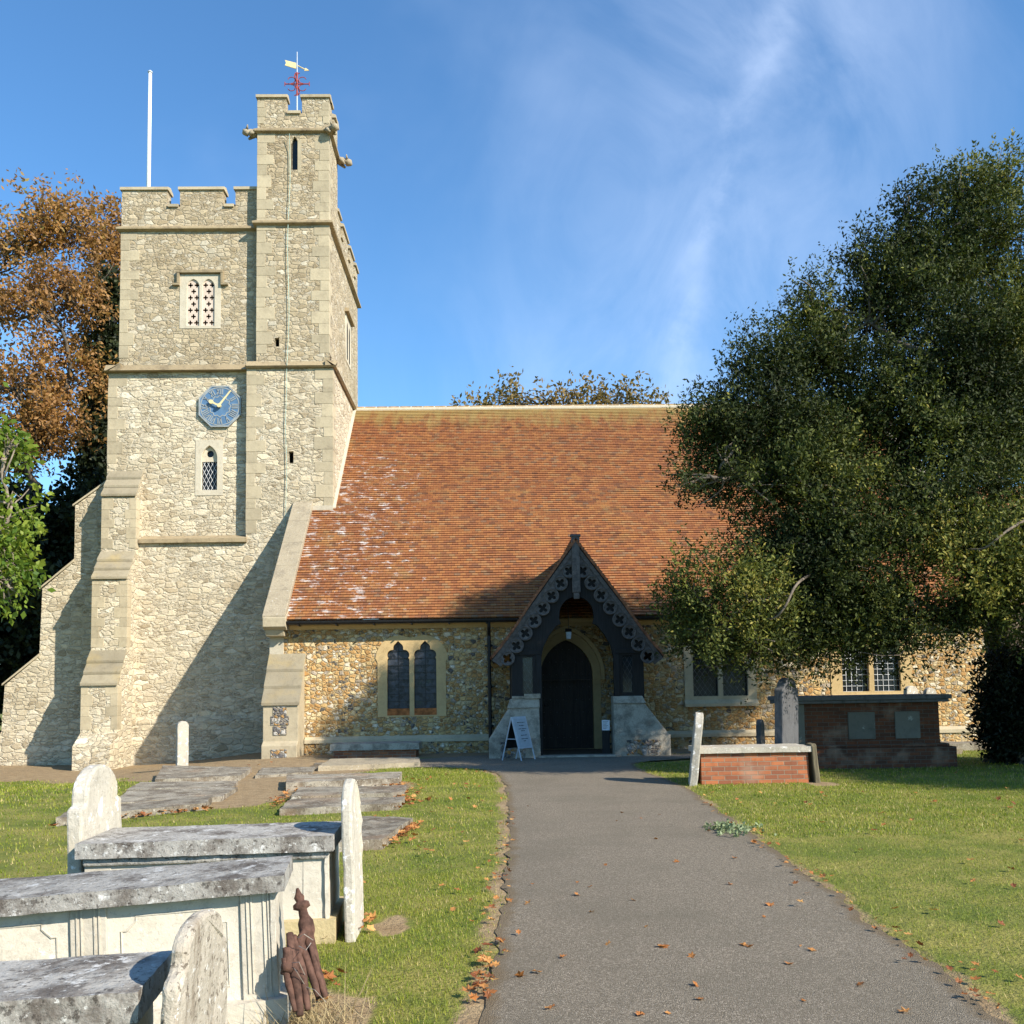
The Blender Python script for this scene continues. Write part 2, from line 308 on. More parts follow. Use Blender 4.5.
def leaf_mat(name, stops, trans=0.25, rough=0.55, tint=(1.0, 1.0, 0.6)):
    t, bs, out = new_mat(name)
    at_ = t.n('ShaderNodeAttribute', attribute_name='tone')
    c = t.ramp(at_.outputs['Fac'], stops)
    t.set(bs, 'Base Color', c); bs.inputs['Roughness'].default_value = rough; bs.inputs['Specular IOR Level'].default_value = 0.25
    tr = t.n('ShaderNodeBsdfTranslucent'); t.set(tr, '0', t.mix(1.0, c, (*[x*1.3 for x in tint], 1), 'MULTIPLY'))
    ms = t.n('ShaderNodeMixShader'); t.set(ms, '0', trans); t.set(ms, '1', bs); t.set(ms, '2', tr); t.set(out, '0', ms)
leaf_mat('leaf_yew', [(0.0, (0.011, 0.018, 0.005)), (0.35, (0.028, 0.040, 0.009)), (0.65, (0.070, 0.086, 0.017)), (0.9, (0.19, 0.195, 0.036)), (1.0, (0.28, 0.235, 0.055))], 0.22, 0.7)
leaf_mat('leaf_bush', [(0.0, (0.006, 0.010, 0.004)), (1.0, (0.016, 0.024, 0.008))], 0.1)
leaf_mat('leaf_autumn', [(0.0, (0.14, 0.085, 0.035)), (0.35, (0.27, 0.14, 0.05)), (0.7, (0.37, 0.20, 0.065)), (1.0, (0.24, 0.21, 0.06))], 0.35)
leaf_mat('leaf_olive', [(0.0, (0.10, 0.08, 0.03)), (0.5, (0.19, 0.14, 0.045)), (1.0, (0.27, 0.17, 0.06))], 0.3)
leaf_mat('leaf_green', [(0.0, (0.06, 0.12, 0.018)), (0.5, (0.15, 0.22, 0.028)), (1.0, (0.28, 0.32, 0.045))], 0.4)
leaf_mat('leaf_ivy', [(0.0, (0.010, 0.015, 0.006)), (0.6, (0.026, 0.034, 0.010)), (1.0, (0.065, 0.065, 0.02))], 0.12)
leaf_mat('grass_blade', [(0.0, (0.085, 0.135, 0.012)), (0.4, (0.19, 0.24, 0.022)), (0.7, (0.32, 0.31, 0.042)), (0.88, (0.42, 0.34, 0.12)), (1.0, (0.52, 0.42, 0.21))], 0.3)
leaf_mat('leaf_dead', [(0.0, (0.17, 0.055, 0.022)), (0.5, (0.36, 0.14, 0.04)), (1.0, (0.52, 0.28, 0.09))], 0.15)
leaf_mat('leaf_weed', [(0.0, (0.16, 0.20, 0.10)), (1.0, (0.28, 0.33, 0.18))], 0.2)
leaf_mat('straw', [(0.0, (0.26, 0.19, 0.09)), (1.0, (0.44, 0.35, 0.19))], 0.15)

def ground_mat():
    t, bs, _ = new_mat('ground'); P = objco(t)
    a = t.n('ShaderNodeAttribute', attribute_name='soil')
    n = t.noise(P, 1.2, 5.0, 0.62); f = t.noise(P, 26.0, 4.0, 0.7); m = t.noise(P, 5.0, 4.0, 0.65)
    green = t.mix(t.sstep(n.outputs[0], 0.35, 0.68), (0.115, 0.145, 0.018, 1), (0.26, 0.23, 0.055, 1))
    green = t.mix(t.math('MULTIPLY', t.sstep(f.outputs[0], 0.45, 0.75), 0.6), green, (0.075, 0.080, 0.016, 1))
    soil = t.mix(t.sstep(m.outputs[0], 0.35, 0.7), (0.34, 0.245, 0.135, 1), (0.24, 0.165, 0.088, 1))
    soil = t.mix(t.math('MULTIPLY', t.sstep(f.outputs[0], 0.5, 0.72), 0.5), soil, (0.13, 0.085, 0.045, 1))
    k = t.sstep(t.math('ADD', a.outputs['Fac'], t.math('MULTIPLY', t.math('SUBTRACT', m.outputs[0], 0.5), 0.7)), 0.35, 0.62)
    t.set(bs, 'Base Color', t.mix(k, green, soil)); bs.inputs['Roughness'].default_value = 0.95
    bump(t, bs, t.math('ADD', f.outputs[0], m.outputs[0]), 1.0, 0.03)
ground_mat()
def asphalt():
    t, bs, _ = new_mat('asphalt'); P = objco(t)
    v = t.n('ShaderNodeTexVoronoi'); t.set(v, 'Vector', P); t.set(v, 'Scale', 150.0)
    sc = t.n('ShaderNodeSeparateColor'); t.set(sc, '0', v.outputs['Color'])
    n = t.noise(P, 0.8, 5.0, 0.6); f = t.noise(P, 170.0, 3.0, 0.7)
    c = t.ramp(sc.outputs[0], [(0.0, (0.135, 0.112, 0.083)), (0.55, (0.215, 0.18, 0.134)), (0.85, (0.30, 0.252, 0.19)), (0.97, (0.43, 0.37, 0.29))])
    c = t.mix(t.math('MULTIPLY', t.sstep(n.outputs[0], 0.4, 0.7), 0.5), c, (0.16, 0.138, 0.102, 1))
    c = t.mix(t.math('MULTIPLY', t.sstep(f.outputs[0], 0.5, 0.75), 0.4), c, (0.10, 0.086, 0.066, 1))
    e = t.n('ShaderNodeAttribute', attribute_name='edge')
    en = t.noise(P, 6.0, 5.0, 0.7)
    k = t.sstep(t.math('ADD', e.outputs['Fac'], t.math('MULTIPLY', t.math('SUBTRACT', en.outputs[0], 0.5), 0.8)), 0.55, 0.9)
    c = t.mix(t.math('MULTIPLY', k, 0.75), c, (0.17, 0.125, 0.075, 1))
    t.set(bs, 'Base Color', c); bs.inputs['Roughness'].default_value = 0.95; bs.inputs['Specular IOR Level'].default_value = 0.15
    bump(t, bs, t.math('ADD', t.math('MULTIPLY', v.outputs['Distance'], -1.0), f.outputs[0]), 1.0, 0.007)
asphalt()

# ------------------------------------------------------------------ mesh helpers
class MB:
    def __init__(s): s.v = []; s.f = []; s.uv = {}
    def pts(s, P):
        i = len(s.v); s.v += [tuple(p) for p in P]; return list(range(i, i+len(P)))
    def face(s, P, uv=None):
        ids = s.pts(P)
        if uv: s.uv[len(s.f)] = uv
        s.f.append(ids)
    def box(s, x0, x1, y0, y1, z0, z1):
        i = s.pts([(x0,y0,z0),(x1,y0,z0),(x1,y1,z0),(x0,y1,z0),(x0,y0,z1),(x1,y0,z1),(x1,y1,z1),(x0,y1,z1)])
        for q in ((3,2,1,0),(4,5,6,7),(0,1,5,4),(1,2,6,5),(2,3,7,6),(3,0,4,7)): s.f.append([i[k] for k in q])
        return s
    def loft(s, A, B):
        n = len(A); a = s.pts(A); b = s.pts(B)
        s.f.append(a[::-1]); s.f.append(b)
        for k in range(n): s.f.append([a[k], a[(k+1) % n], b[(k+1) % n], b[k]])
        return s
    def prism_x(s, yz, x0, x1): return s.loft([(x0,y,z) for y,z in yz], [(x1,y,z) for y,z in yz])
    def prism_y(s, xz, y0, y1): return s.loft([(x,y0,z) for x,z in xz], [(x,y1,z) for x,z in xz])
    def prism_z(s, xy, z0, z1): return s.loft([(x,y,z0) for x,y in xy], [(x,y,z1) for x,y in xy])
    def tube(s, pts, r, n=8):
        pts = [Vector(p) for p in pts]
        rr = r if isinstance(r, (list, tuple)) else [r]*len(pts)
        rings = []; up = Vector((0.31, 0.87, 0.38))
        for k, p in enumerate(pts):
            d = (pts[min(k+1, len(pts)-1)] - pts[max(k-1, 0)])
            if d.length < 1e-6: d = Vector((0, 0, 1))
            d.normalize(); a = d.cross(up)
            if a.length < 0.1: a = d.cross(Vector((1, 0, 0)))
            a.normalize(); b = d.cross(a)
            rings.append(s.pts([p + (a*cos(2*pi*j/n) + b*sin(2*pi*j/n))*rr[k] for j in range(n)]))
        for q, w_ in zip(rings, rings[1:]):
            for j in range(n): s.f.append([q[j], q[(j+1) % n], w_[(j+1) % n], w_[j]])
        s.f.append(rings[0][::-1]); s.f.append(rings[-1])
        return s
    def build_split(s, name, mat, parent=None, **k):
        par_ = list(range(len(s.v)))
        def find(a):
            while par_[a] != a: par_[a] = par_[par_[a]]; a = par_[a]
            return a
        for f in s.f:
            for a in f[1:]: par_[find(a)] = find(f[0])
        gs = {}
        for i, f in enumerate(s.f): gs.setdefault(find(f[0]), []).append(f)
        out = []
        for fs in gs.values():
            m = MB(); mp = {}
            for f in fs:
                for a in f:
                    if a not in mp: mp[a] = len(m.v); m.v.append(s.v[a])
                m.f.append([mp[a] for a in f])
            out.append(m.build(name, mat, parent, **k))
        return out
    def build(s, name, mat, parent=None, bevel=0.0, smooth=False, recalc=True, rough=None, seed=0):
        me = bpy.data.meshes.new(name); me.from_pydata(s.v, [], s.f)
        if s.uv:
            ul = me.uv_layers.new(name='UVMap')
            for p in me.polygons:
                q = s.uv.get(p.index)
                if q:
                    for li, c in zip(p.loop_indices, q): ul.data[li].uv = c
        bm = bmesh.new(); bm.from_mesh(me)
        if recalc: bmesh.ops.recalc_face_normals(bm, faces=bm.faces)
        if rough:                                   # weathered: cut up and push about
            amp, cell = rough
            for _ in range(6):
                es = [e for e in bm.edges if e.calc_length() > cell]
                if not es or len(bm.verts) > 12000: break
                bmesh.ops.subdivide_edges(bm, edges=es, cuts=1, use_grid_fill=True)
            bmesh.ops.remove_doubles(bm, verts=bm.verts, dist=1e-4)
            for v in bm.verts:
                c = v.co*4.0 + Vector((seed, seed*2, 0))
                d = mnoise.noise_vector(c)*amp + mnoise.noise_vector(c*4.5)*amp*0.55
                v.co += d
        bm.to_mesh(me); bm.free()
        return link(name, me, mat, parent, bevel, smooth)
def link(name, me, mat, parent=None, bevel=0.0, smooth=False):
    me.materials.clear(); me.materials.append(MATS[mat])
    o = bpy.data.objects.new(name, me); COL.objects.link(o)
    if parent: o.parent = parent; o.matrix_parent_inverse = parent.matrix_basis.inverted()
    if bevel:
        b = o.modifiers.new('bevel', 'BEVEL'); b.width = bevel; b.segments = 2; b.limit_method = 'ANGLE'; b.angle_limit = radians(40)
    if smooth:
        for p in me.polygons: p.use_smooth = True
    return o
def tag(o, label, cat, group=None, kind=None):
    if label: o['label'] = label
    if cat: o['category'] = cat
    if group: o['group'] = group
    if kind: o['kind'] = kind
    return o
def thing(name, label, cat, loc=(0, 0, 0), group=None):
    o = bpy.data.objects.new(name, None); COL.objects.link(o); o.location = loc; o.empty_display_size = 0.2
    return tag(o, label, cat, group)
def plate(name, outer, holes, thick, mat, y, parent=None, bevel=0.0, rot=None):
    """flat slab with openings: outline in X-Z, front face at y, thickness going back"""
    cu = bpy.data.curves.new(name, 'CURVE'); cu.dimensions = '2D'; cu.fill_mode = 'BOTH'; cu.extrude = thick/2
    for loop in [outer] + list(holes):
        sp_ = cu.splines.new('POLY'); sp_.points.add(len(loop)-1); sp_.use_cyclic_u = True
        for p, (a, b) in zip(sp_.points, loop): p.co = (a, b, 0, 1)
    ob = bpy.data.objects.new(name, cu); COL.objects.link(ob)
    dg = bpy.context.evaluated_depsgraph_get(); dg.update()
    me = bpy.data.meshes.new_from_object(ob.evaluated_get(dg)); bpy.data.objects.remove(ob); bpy.data.curves.remove(cu)
    for v in me.vertices: x, yy_, z = v.co; v.co = (x, y + thick/2 - z, yy_)
    if rot: me.transform(rot)
    bm = bmesh.new(); bm.from_mesh(me); bmesh.ops.remove_doubles(bm, verts=bm.verts, dist=1e-5); bmesh.ops.recalc_face_normals(bm, faces=bm.faces); bm.to_mesh(me); bm.free()
    return link(name, me, mat, parent, bevel)
def rect(x0, x1, z0, z1): return [(x0, z0), (x1, z0), (x1, z1), (x0, z1)]
def arc(cx, cz, r, a0, a1, n): return [(cx + r*cos(radians(a0+(a1-a0)*k/n)), cz + r*sin(radians(a0+(a1-a0)*k/n))) for k in range(n+1)]
def pointed(cx, z0, zs, w_, rise, n=8):
    """rectangle with a two-centred arch above"""
    h = w_/2; r = (h*h + rise*rise)/(2*h)
    a = math.degrees(math.asin(min(1, rise/r)))
    R = arc(cx+h-r, zs, r, 0, a, n); L = [(2*cx-x, z) for x, z in R][::-1]
    return [(cx-h, z0), (cx+h, z0)] + R + L[1:]
def trefoil(cx, z0, zs, w_):
    R = [(cx+w_/2, zs)] + arc(cx+w_*0.27, zs+w_*0.20, w_*0.235, -35, 95, 6) + arc(cx+0.02*w_, zs+w_*0.52, w_*0.215, -15, 60, 4) + [(cx, zs+w_*0.84)]
    return [(cx-w_/2, z0), (cx+w_/2, z0)] + R + [(2*cx-x, z) for x, z in R[:-1]][::-1]
def quatrefoil(cx, cz, r, rot=0.0, n=32):
    return [(cx + r*(0.42+0.58*abs(cos(2*a)))*cos(a+rot), cz + r*(0.42+0.58*abs(cos(2*a)))*sin(a+rot)) for a in [2*pi*k/n for k in range(n)]]
def lattice(mb, x0, x1, z0, z1, y, step, wd, kind='diamond'):
    """leading bars clipped to a rectangle"""
    if kind == 'rect':
        sx, sz = step
        n = max(1, round((x1-x0)/sx)); m = max(1, round((z1-z0)/sz))
        for k in range(n+1): xx = x0+(x1-x0)*k/n; mb.box(xx-wd/2, xx+wd/2, y-0.012, y, z0, z1)
        for k in range(m+1): zz = z0+(z1-z0)*k/m; mb.box(x0, x1, y-0.016, y-0.004, zz-wd/2, zz+wd/2)
        return
    sx, sz = step; sl_ = sz/sx
    for sgn in (1, -1):
        k = -60
        for k in range(-60, 60):
            c = k*sz*1.0                             # z = z0 + c + sgn*sl*(x-x0)
            seg = []
            xa, xb = x0, x1
            za, zb = z0+c+sgn*sl_*(xa-x0), z0+c+sgn*sl_*(xb-x0)
            P = []
            for (xx, zz) in ((xa, za), (xb, zb)):
                zz2 = min(max(zz, z0), z1); xx2 = x0 + (zz2-z0-c)/(sgn*sl_)
                P.append((xx2, zz2))
            (xa, za), (xb, zb) = P
            if abs(xa-xb) < 0.01 or xa < x0-1e-4 or xb > x1+1e-4 or xa > x1 or xb < x0: continue
            mb.tube([(xa, y - (0.004 if sgn > 0 else 0.0), za), (xb, y - (0.004 if sgn > 0 else 0.0), zb)], wd/2, 4)

# ------------------------------------------------------------------ ground, path
def sm(x): x = min(1, max(0, x)); return x*x*(3-2*x)
def ground_z(x, y):
    z = -0.42*sm((-x-5.0)/6.0)*sm((y-14)/11.0)
    return z + 0.02*mnoise.noise(Vector((x*0.5, y*0.5, 0)))
EDGE_L = [(-12, -0.6), (0, -0.30), (4.9, -0.08), (7.7, 0.08), (11, 0.17), (14.6, 0.23), (17.5, 0.20), (19.3, 0.08), (20.3, -0.25), (20.9, -0.9), (21.4, -2.0)]
EDGE_R = [(-12, 2.1), (0, 2.3), (4.74, 2.50), (7.3, 2.66), (10.4, 2.86), (15.5, 3.17), (17.5, 3.12), (19.5, 2.95), (21.0, 3.05), (21.8, 3.6), (22.4, 4.6)]
def interp(T, y):
    if y <= T[0][0]: return T[0][1]
    for (a, p), (b, q) in zip(T, T[1:]):
        if y <= b: return p + (q-p)*(y-a)/(b-a)
    return T[-1][1]
def wob1(y, s_): return 0.07*mnoise.noise(Vector((y*1.1, s_, 0))) + 0.055*mnoise.noise(Vector((y*3.6, s_, 3))) + 0.015*mnoise.noise(Vector((y*9.0, s_, 5)))
def path_l(y): return interp(EDGE_L, y) + wob1(y, 1.0)
def path_r(y): return interp(EDGE_R, y) + wob1(y, 7.0)
def on_path(x, y, m=0.0):
    if 21.4 <= y <= 23.6 and -4.2 < x < 6.0: return True
    return y < 22.4 and path_l(y)-m < x < path_r(y)+m
def soil_at(x, y):
    s_ = 0.0; wx = x + 0.35*mnoise.noise(Vector((x*1.1, y*1.1, 4))); wy = y + 0.5*mnoise.noise(Vector((x*1.1, y*1.1, 9)))
    for cx, cy, rx, ry in ((-7.0, 25.5, 4.2, 4.0), (-4.3, 18.5, 1.5, 4.6), (-5.3, 21.5, 2.8, 2.6), (-3.0, 17.2, 1.5, 1.7), (-12.0, 27.0, 4.5, 2.6), (-0.82, 6.95, 0.12, 0.25), (-1.0, 5.1, 0.3, 0.45), (5.6, 16.2, 0.3, 0.3)):
        dd = ((wx-cx)/rx)**2 + ((wy-cy)/ry)**2
        s_ = max(s_, sm((1.35-dd)/0.7))
    if y > 24.0: s_ = max(s_, sm((y-24.0)/0.6)*(1 if x < 9 else 0.4))
    if y < 22.5:                                     # bare verge beside the asphalt
        dl = path_l(y) - x; dr = x - path_r(y)
        k = 0.72 + 0.5*mnoise.noise(Vector((y*0.9, 2.0, 0)))
        if -0.2 < dl < 0.5: s_ = max(s_, k*sm(1-dl/0.30))
        if -0.2 < dr < 0.5: s_ = max(s_, k*0.8*sm(1-dr/0.26))
    return s_
gx = np.concatenate([[-900, -400, -150, -60, -30, -22], np.arange(-18, 18.01, 0.16), [22, 30, 60, 150, 400, 900]])
gy = np.concatenate([[-300, -60, -20, -8, -2], np.arange(1, 32.01, 0.16), [36, 45, 60, 100, 200, 500, 1500]])
V = []; soil = []
for y in gy:
    for x in gx:
        V.append((x, y, ground_z(x, y) - (0.028 if on_path(x, y, -0.10) else 0.0))); soil.append(soil_at(x, y) if -18 <= x <= 18 and 1 <= y <= 32 else 0.0)
nx = len(gx); Fc = [(j*nx+i, j*nx+i+1, (j+1)*nx+i+1, (j+1)*nx+i) for j in range(len(gy)-1) for i in range(nx-1)]
me = bpy.data.meshes.new('ground'); me.from_pydata(V, [], Fc)
me.attributes.new('soil', 'FLOAT', 'POINT').data.foreach_set('value', soil)
tag(link('ground', me, 'ground', smooth=True), None, None, kind='structure')
# asphalt path with a broad apron along the church wall
V = []; Fc = []; ed = []
ys = np.concatenate([np.arange(-12, 4, 1.0), np.arange(4, 22.41, 0.06)])
K = 14
for y in ys:
    a, b = path_l(y), path_r(y)
    if y > 21.3: a = -4.1 + wob1(y, 1)
    for k in range(K+1):
        t_ = k/K; x = a + (b-a)*t_
        V.append((x, y, ground_z(x, y)*0.6 + 0.006 + 0.012*sin(pi*t_))); ed.append(max(0, 1 - min(x-a, b-x)/0.28))
for j in range(len(ys)-1):
    for k in range(K): p = j*(K+1)+k; Fc.append((p, p+1, p+K+2, p+K+1))
me = bpy.data.meshes.new('path'); me.from_pydata(V, [], Fc); me.attributes.new('edge', 'FLOAT', 'POINT').data.foreach_set('value', ed)
tag(link('path', me, 'asphalt', smooth=True), None, None, kind='structure')
ap = MB(); rows = [(22.4, -4.1, 4.6), (23.0, -4.2, 5.6), (24.05, -1.3, 6.0), (24.6, -0.6, 4.4)]
for (y0, a0, b0), (y1, a1, b1) in zip(rows, rows[1:]):
    for k in range(20):
        f0, f1 = k/20, (k+1)/20
        P = [(a0+(b0-a0)*f0, y0), (a0+(b0-a0)*f1, y0), (a1+(b1-a1)*f1, y1), (a1+(b1-a1)*f0, y1)]
        ap.face([(x, y, ground_z(x, y)*0.6 + 0.010) for x, y in P])
tag(ap.build('path_apron', 'asphalt', recalc=False), None, None, kind='structure')

# ------------------------------------------------------------------ church tower
TX0, TX1, UX0, UX1, TUR = -11.9, -4.83, -11.6, -4.95, -7.5
tw = thing('church_tower', 'tall square ragstone church tower with battlements, stair turret and blue clock', 'tower', (-8.4, 33, -0.4))
lanc = pointed(-8.73, 8.03, 9.05, 0.50, 0.40)
plate('wall', rect(TX0, TUR+0.06, 6.3, 11.95), [pointed(-8.73, 7.93, 9.1, 0.86, 0.50)], 0.4, 'ragstone', 29.8, tw)
b = MB()
b.box(TX0, TX1, 29.9, 36.4, -0.9, 6.2)                      # core of the lowest stage
b.box(TX0, TX1, 30.2, 36.4, 6.2, 11.95); b.box(TX1-0.28, TX1, 29.9, 30.2, 6.2, 11.94)
b.prism_x([(29.5, -0.9), (29.5, 6.40), (29.95, 6.40), (29.95, -0.9)], TX0+0.15, TUR)
b.build('wall', 'ragstone', tw)
slit = lambda x, z, w_, h: rect(x-w_/2, x+w_/2, z-h/2, z+h/2)
plate('wall', rect(TUR, TX1, -0.9, 11.95), [slit(at(291, 457, 29.5).x, at(291, 457, 29.5).z, 0.15, 0.38), slit(-7.0, 3.2, 0.06, 0.05)], 0.4, 'ragstone', 29.5, tw)
MB().box(TUR+0.1, TX1-0.3, 29.91, 31.4, -0.8, 11.90).build('wall', 'void_dark', tw)  # black fill: darkness inside the turret put into its colour
# belfry stage
bz0, bz1 = 13.3, 15.0
plate('wall', rect(UX0, -7.22+0.06, 11.9, 16.55), [rect(-9.60, -8.52, bz0-0.02, bz1-0.05)], 0.4, 'ragstone_upper', 29.85, tw)
MB().box(UX0, -7.23, 30.25, 36.1, 11.9, 16.9).box(-7.23, UX1, 31.28, 36.1, 11.9, 16.9).build('wall', 'ragstone_upper', tw)
plate('wall', rect(-7.22, UX1, 11.9, 16.55), [slit(at(277, 342, 29.55).x, at(277, 342, 29.55).z, 0.14, 0.30)], 0.4, 'ragstone_upper', 29.55, tw)
tz = 29.55
plate('wall', rect(-7.22, UX1, 16.5, 19.72), [pointed(at(294.5, 160, tz).x, 18.30, 19.2, 0.20, 0.22)], 0.3, 'ragstone_upper', tz, tw)
MB().box(-6.90, UX1-0.32, tz+0.42, 30.9, 11.9, 19.7).build('wall', 'void_dark', tw)  # blackened core painted as the dark behind the upper slits
b = MB()
b.box(-7.22, -7.0, tz+0.29, 31.28, 11.9, 19.71); b.box(UX1-0.3, UX1, tz+0.4, 31.28, 11.9, 16.52); b.box(UX1-0.3, UX1, tz+0.29, 31.28, 16.52, 19.71); b.box(-7.0, UX1-0.3, 30.95, 31.28, 16.9, 19.70)
b.build('wall', 'ragstone_upper', tw)
# string courses and ledges
def ring(mb, x0, x1, y0, y1, z0, h, out):
    """moulded course round a rectangle: slope above, undercut below"""
    prof = [(0.0, 0.0), (out, h*0.25), (out, h*0.55), (0.0, h)]
    loops = []
    for o_, z in prof: loops.append([(x0-o_, y0-o_, z0+z), (x1+o_, y0-o_, z0+z), (x1+o_, y1+o_, z0+z), (x0-o_, y1+o_, z0+z)])
    for A, B in zip(loops, loops[1:]):
        for k in range(4): mb.face([A[k], A[(k+1) % 4], B[(k+1) % 4], B[k]])
b = MB(); ring(b, UX0, UX1, 29.85, 36.1, 16.42, 0.20, 0.13); b.build('string_course', 'string_stone', tw)
b = MB(); ring(b, -7.22, UX1, tz, 31.28, 16.45, 0.20, 0.13); b.build('string_course', 'string_stone', tw)
b = MB(); ring(b, -7.22, UX1, tz, 31.28, 19.50, 0.20, 0.11); b.build('string_course', 'string_stone', tw)
b = MB()
b.prism_x([(29.60, 11.82), (29.66, 11.80), (29.86, 12.08), (29.95, 12.08), (29.95, 11.8)], TX0-0.12, TUR+0.05)
b.prism_y([(TX0-0.12, 11.82), (TX0-0.05, 11.80), (UX0+0.02, 12.08), (UX0+0.1, 12.08), (UX0+0.1, 11.82)], 29.7, 36.5)
b.build('string_course', 'string_stone', tw)
b = MB()
b.prism_x([(29.36, 11.85), (29.42, 11.80), (29.56, 12.06), (29.7, 12.06), (29.7, 11.8)], TUR-0.03, TX1+0.12)
b.prism_y([(TX1+0.12, 11.85), (TX1+0.05, 11.80), (UX1-0.02, 12.06), (UX1-0.1, 12.06), (UX1-0.1, 11.85)], 29.42, 36.5)
b.build('string_course', 'string_stone', tw)
MB().prism_x([(29.38, 6.32), (29.38, 6.44), (29.82, 6.60), (29.9, 6.60), (29.9, 6.32)], -10.75, TUR+0.03).build('string_course', 'string_stone', tw)
MB().prism_x([(29.30, -0.9), (29.30, 0.85), (29.52, 1.05), (29.6, 1.05), (29.6, -0.9)], -11.4, TX1+0.1).build('plinth', 'ragstone', tw)
# parapets: front, west, east, back
par = MB(); cop = MB()
def merlons(fixed, a_list, axis, lo, hi_sill, hi_top, inner, out=0.06):
    for a0, a1, top in a_list:
        zt = hi_top if top else hi_sill
        if axis == 'x':
            par.box(a0, a1, min(fixed, inner), max(fixed, inner), lo, zt)
            cop.prism_x([(min(fixed, inner)-out, zt-0.02), (min(fixed, inner)-out, zt+0.07), ((fixed+inner)/2, zt+0.16), (max(fixed, inner)+out, zt+0.07), (max(fixed, inner)+out, zt-0.02)], a0-(0.05 if top else -0.05), a1+(0.05 if top else -0.05))
        else:
            par.box(min(fixed, inner), max(fixed, inner), a0, a1, lo, zt)
            cop.prism_y([(min(fixed, inner)-out, zt-0.02), (min(fixed, inner)-out, zt+0.07), ((fixed+inner)/2, zt+0.16), (max(fixed, inner)+out, zt+0.07), (max(fixed, inner)+out, zt-0.02)], a0-(0.05 if top else -0.05), a1+(0.05 if top else -0.05))
XM = [at(p, 195, 29.85).x for p in (121, 167, 180, 223, 235.5)]
merlons(29.85, [(UX0, XM[1], 1), (XM[1], XM[2], 0), (XM[2], XM[3], 1), (XM[3], XM[4], 0), (XM[4], -7.24, 1)], 'x', 16.5, 17.25, 17.82, 30.25)
side = [(30.25, 31.3, 1), (31.3, 31.75, 0), (31.75, 33.2, 1), (33.2, 33.65, 0), (33.65, 34.9, 1), (34.9, 35.3, 0), (35.3, 36.1, 1)]
merlons(UX0, side, 'y', 16.5, 17.25, 17.82, UX0+0.4)
merlons(UX1, [(31.29, 31.9, 1)] + [(31.9, 32.35, 0), (32.35, 33.6, 1), (33.6, 34.0, 0), (34.0, 35.0, 1), (35.0, 35.4, 0), (35.4, 36.1, 1)], 'y', 16.5, 17.25, 17.82, UX1-0.4)
merlons(36.1, [(UX0+0.4, -10.4, 1), (-10.4, -9.9, 0), (-9.9, -8.3, 1), (-8.3, -7.8, 0), (-7.8, UX1-0.4, 1)], 'x', 16.5, 17.25, 17.82, 35.7)
X1, X2 = at(286, 110, tz).x, at(302, 110, tz).x
merlons(tz, [(-7.22, X1, 1), (X1, X2, 0), (X2, UX1, 1)], 'x', 19.72, 20.18, 20.72, tz+0.3)
merlons(31.28, [(-7.22, X1, 1), (X1, X2, 0), (X2, UX1, 1)], 'x', 19.72, 20.18, 20.72, 30.98)
for fx, inn in ((-7.22, -7.0), (UX1, UX1-0.3)):
    merlons(fx, [(tz+0.3, 30.15, 1), (30.15, 30.65, 0), (30.65, 30.98, 1)], 'y', 19.72, 20.18, 20.72, inn)
par.box(-7.0, UX1-0.3, tz+0.3, 30.98, 19.6, 19.85)
par.build_split('merlon', 'ragstone_upper', tw); cop.build_split('parapet_coping', 'ashlar', tw)
# quoins: alternating long and short dressed blocks
def quoins(x, y, sx, sy, z0, z1, mat, h=0.34, long_=0.52, short=0.30):
    q = MB(); z = z0; k = 0
    rnd = random.Random(int(x*100+y*10))
    while z < z1-0.05:
        hh = min(h*rnd.uniform(0.8, 1.25), z1-z); la, lb = (long_, short) if k % 2 else (short, long_)
        la *= rnd.uniform(0.85, 1.15); lb *= rnd.uniform(0.85, 1.15); p = 0.006 + rnd.random()*0.008
        xa, xb = sorted((x - sx*p*0 + (p if sx < 0 else -p), x + sx*la)); ya, yb = sorted((y + (-p if sy > 0 else p), y + sy*lb))
        q.box(xa, xb, ya, yb, z, z+hh-0.006); z += hh; k += 1
    q.build_split('quoin', mat, tw, bevel=0.006)
quoins(-7.22, tz, 1, 1, 12.3, 19.6, 'ashlar'); quoins(UX1, tz, -1, 1, 12.3, 19.6, 'ashlar')
quoins(UX0, 29.85, 1, 1, 12.3, 16.4, 'ashlar'); quoins(TX1, 29.5, -1, 1, 5.9, 11.8, 'ashlar'); quoins(TUR, 29.5, 1, 1, 6.6, 11.8, 'ashlar')
quoins(TX0, 29.8, 1, 1, 8.9, 11.8, 'ashlar')
quoins(-7.22, tz, 1, 1, 19.85, 20.6, 'ashlar', 0.25, 0.3, 0.2); quoins(UX1, tz, -1, 1, 19.85, 20.6, 'ashlar', 0.25, 0.3, 0.2)
